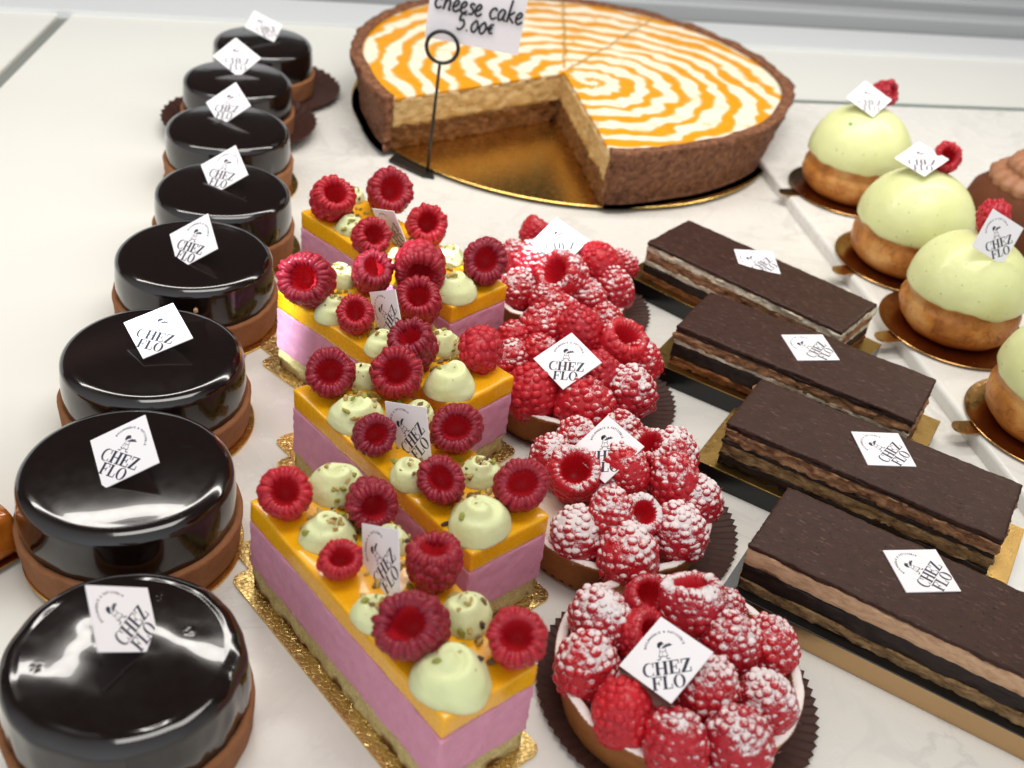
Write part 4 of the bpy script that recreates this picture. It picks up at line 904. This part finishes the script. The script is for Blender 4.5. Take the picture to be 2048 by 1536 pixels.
# the sweep goes the long way round: from the right-hand cut counter-clockwise to the left-hand cut
if aL < aR: aL += 2*math.pi
ck = empty('cheesecake', (CX, CY, .42)); tag(ck, 'large round cheesecake with orange marbled top and a wedge missing', 'cheesecake')
link('crust', sector('crust', 0, 4.25, 16.35, RC, [CRUSTC], 4, 14, .26, 3.3, .16, .06), ck)
link('crumb_base', sector('crumb_base', 0.004, 1.75, None, 15.98 if False else 16.34, [CRUMB], 60, 8, .42, 1.1), ck)
link('cheese_filling', sector('cheese_filling', 1.756, 3.78, None, 15.98 if False else 16.34, [CHEESE], 60, 8, .26, 5.1), ck)
link('topping', sector('topping', 3.786, 4.02, None, 15.98 if False else 16.34, [TOPPING], 60, 3, .04, 8.1, .03), ck)
bd = empty('cake_board', (CX, CY, 0)); tag(bd, 'large round gold board with black underside below the cheesecake', 'cake board')
for nm, R_b, h_b, mt_b, z_b in (('board_base', 16.8, .30, BLACKC, 0), ('gold_top', 17.15, .11, GOLDP, .303)):
    me = disc(nm, R_b, h_b, mt_b, n=160)
    for v in me.vertices: v.co.x, v.co.y = oval(v.co.x, v.co.y)
    link(nm, me, bd, (0, 0, z_b))
# ------------------------------------------------------------------ price sign
def tube(b, pts, r, n=10, closed=False):
    V = []; F = []; N = len(pts); up0 = Vector((0, 0, 1))
    for i, p in enumerate(pts):
        p = Vector(p); t = (Vector(pts[(i+1) % N if closed else min(i+1, N-1)])-Vector(pts[(i-1) % N if closed else max(i-1, 0)])).normalized()
        a = t.cross(Vector((0, 1, .01))); a = a.normalized(); c = t.cross(a).normalized()
        for k in range(n): q = p+(a*math.cos(2*math.pi*k/n)+c*math.sin(2*math.pi*k/n))*r; V.append(tuple(q))
    for i in range(N if closed else N-1):
        for k in range(n): F.append((i*n+k, i*n+(k+1) % n, ((i+1) % N)*n+(k+1) % n, ((i+1) % N)*n+k))
    if not closed: F += [tuple(reversed(range(n))), tuple(range((N-1)*n, N*n))]
    b.add(V, F)
sg = empty('sign_holder', (-8.15, 72.85, 0)); tag(sg, 'black wire sign holder with a ring clip beside the cheesecake', 'sign holder')
b = MB(); tube(b, [(0, 0, .2), (.10, .05, 4), (.22, .08, 8.15)], .11); link('rod', b.mesh('rod', [BLACKW]), sg)
b = MB(); tube(b, [(.30+1.06*math.sin(t), .02, 9.2+1.06*math.cos(t)) for t in [2*math.pi*k/48 for k in range(48)]], .13, 10, True); link('ring', b.mesh('ring', [BLACKW]), sg)
pl = [(-2.9, 2.75), (-3.1, 1.5), (-.1, -.6), (.9, -.9), (.45, .1)]
pl = [(-2.7, 2.2), (-2.95, 1.0), (-.2, -.75), (.6, -.75), (.3, .15)]
n = len(pl); V = [(x, y, z) for z in (0, .24) for x, y in pl]; link('foot', mesh('foot', V, [tuple(reversed(range(n))), tuple(range(n, 2*n))]+[(i, (i+1) % n, n+(i+1) % n, n+i) for i in range(n)], False, [BLACKW]), sg)
card = empty('price_card', (-9.12, 73.2, 9.62)); card.rotation_euler = (0, math.radians(3.2), 0)
tag(card, 'white handwritten price card reading cheese cake 5.00 euro held by the ring', 'price card')
V, F = gridbox(6.3, .05, 0, 5.6, 1, 1, 1, 0); link('card', mesh('card', V, F, False, [CARD]), card)
def script(strokes, x0, z0, s, slant=.12, r=.075):
    b = MB()
    for st in strokes:
        pts = []
        P = [Vector((x, y)) for x, y in st]
        for i in range(len(P)-1):                      # Catmull-Rom through the pen points
            p0, p1, p2, p3 = P[max(i-1, 0)], P[i], P[i+1], P[min(i+2, len(P)-1)]
            for k in range(6):
                t = k/6; q = .5*((2*p1)+(p2-p0)*t+(2*p0-5*p1+4*p2-p3)*t*t+(3*p1-p0-3*p2+p3)*t**3); pts.append(q)
        pts.append(P[-1]); tube(b, [(x0+(p.x+slant*p.y)*s, -.03, z0+p.y*s) for p in pts], r, 6)
    return b
C_ = lambda x: [(x+.55, .75), (x+.35, .95), (x+.08, .7), (x+.05, .3), (x+.3, 0), (x+.6, .2)]
H_ = lambda x: [(x+.05, 1.9), (x+.08, 1), (x+.05, 0), (x+.12, .6), (x+.35, .9), (x+.5, .6), (x+.5, .05), (x+.65, .1)]
E_ = lambda x: [(x, .35), (x+.3, .5), (x+.45, .8), (x+.25, .97), (x+.05, .6), (x+.1, .15), (x+.35, 0), (x+.6, .25)]
S_ = lambda x: [(x+.45, .85), (x+.2, .95), (x+.1, .7), (x+.4, .4), (x+.35, .05), (x+.05, .05)]
A_ = lambda x: [(x+.55, .8), (x+.25, .95), (x+.03, .5), (x+.15, .05), (x+.4, .2), (x+.55, .85), (x+.5, .2), (x+.7, .05)]
K_ = lambda x: [(x+.08, 1.9), (x+.05, 0)]
K2 = lambda x: [(x+.5, .95), (x+.1, .5), (x+.3, .3), (x+.6, 0)]
hw = script([C_(0), H_(.75), E_(1.5), E_(2.15), S_(2.85), E_(3.4), C_(4.65), A_(5.35), K_(6.15), K2(6.15), E_(6.85)], .35, 2.05, .78)
FV = [(.55, 1.35), (.15, 1.3), (.1, .8), (.4, .85), (.55, .45), (.3, .02), (0, .1)]
O_ = lambda x: [(x+.3, 1), (x+.05, .6), (x+.1, .15), (x+.35, .02), (x+.55, .5), (x+.4, .95), (x+.25, 1)]
hw2 = script([FV, [(.85, .02), (.92, .06)], O_(1.15), O_(1.85), [(3.0, .95), (2.75, .9), (2.65, .55), (2.8, .2), (3.05, .25)], [(2.5, .65), (2.95, .68)], [(2.5, .48), (2.9, .5)]], 2.0, .95, .78)
hw.add(hw2.V, hw2.F); link('handwriting', hw.mesh('handwriting', [BLACKINK]), card)
# ------------------------------------------------------------------ amber glazed pastry at the left edge
pt = empty('caramel_pastry', (-18.45, 31.6, 0), math.radians(150)); tag(pt, 'amber caramel glazed pastry cut off by the left edge', 'pastry')
def da(p, n): q = Vector(p); q += n*(.10*fbm(p.x, p.y, p.z, 3)); return q
b = MB(); b.add(*gridbox(9, 5, .2, 2.2, 30, 20, 8, .3, da, (.12, .12))); link('caramel_glaze', b.mesh('caramel_glaze', [AMBER]), pt)
V, F = gridbox(10, 6, 0, .13, 2, 2, 2, .03); link('card', mesh('card', V, F, False, [COPPER]), pt)
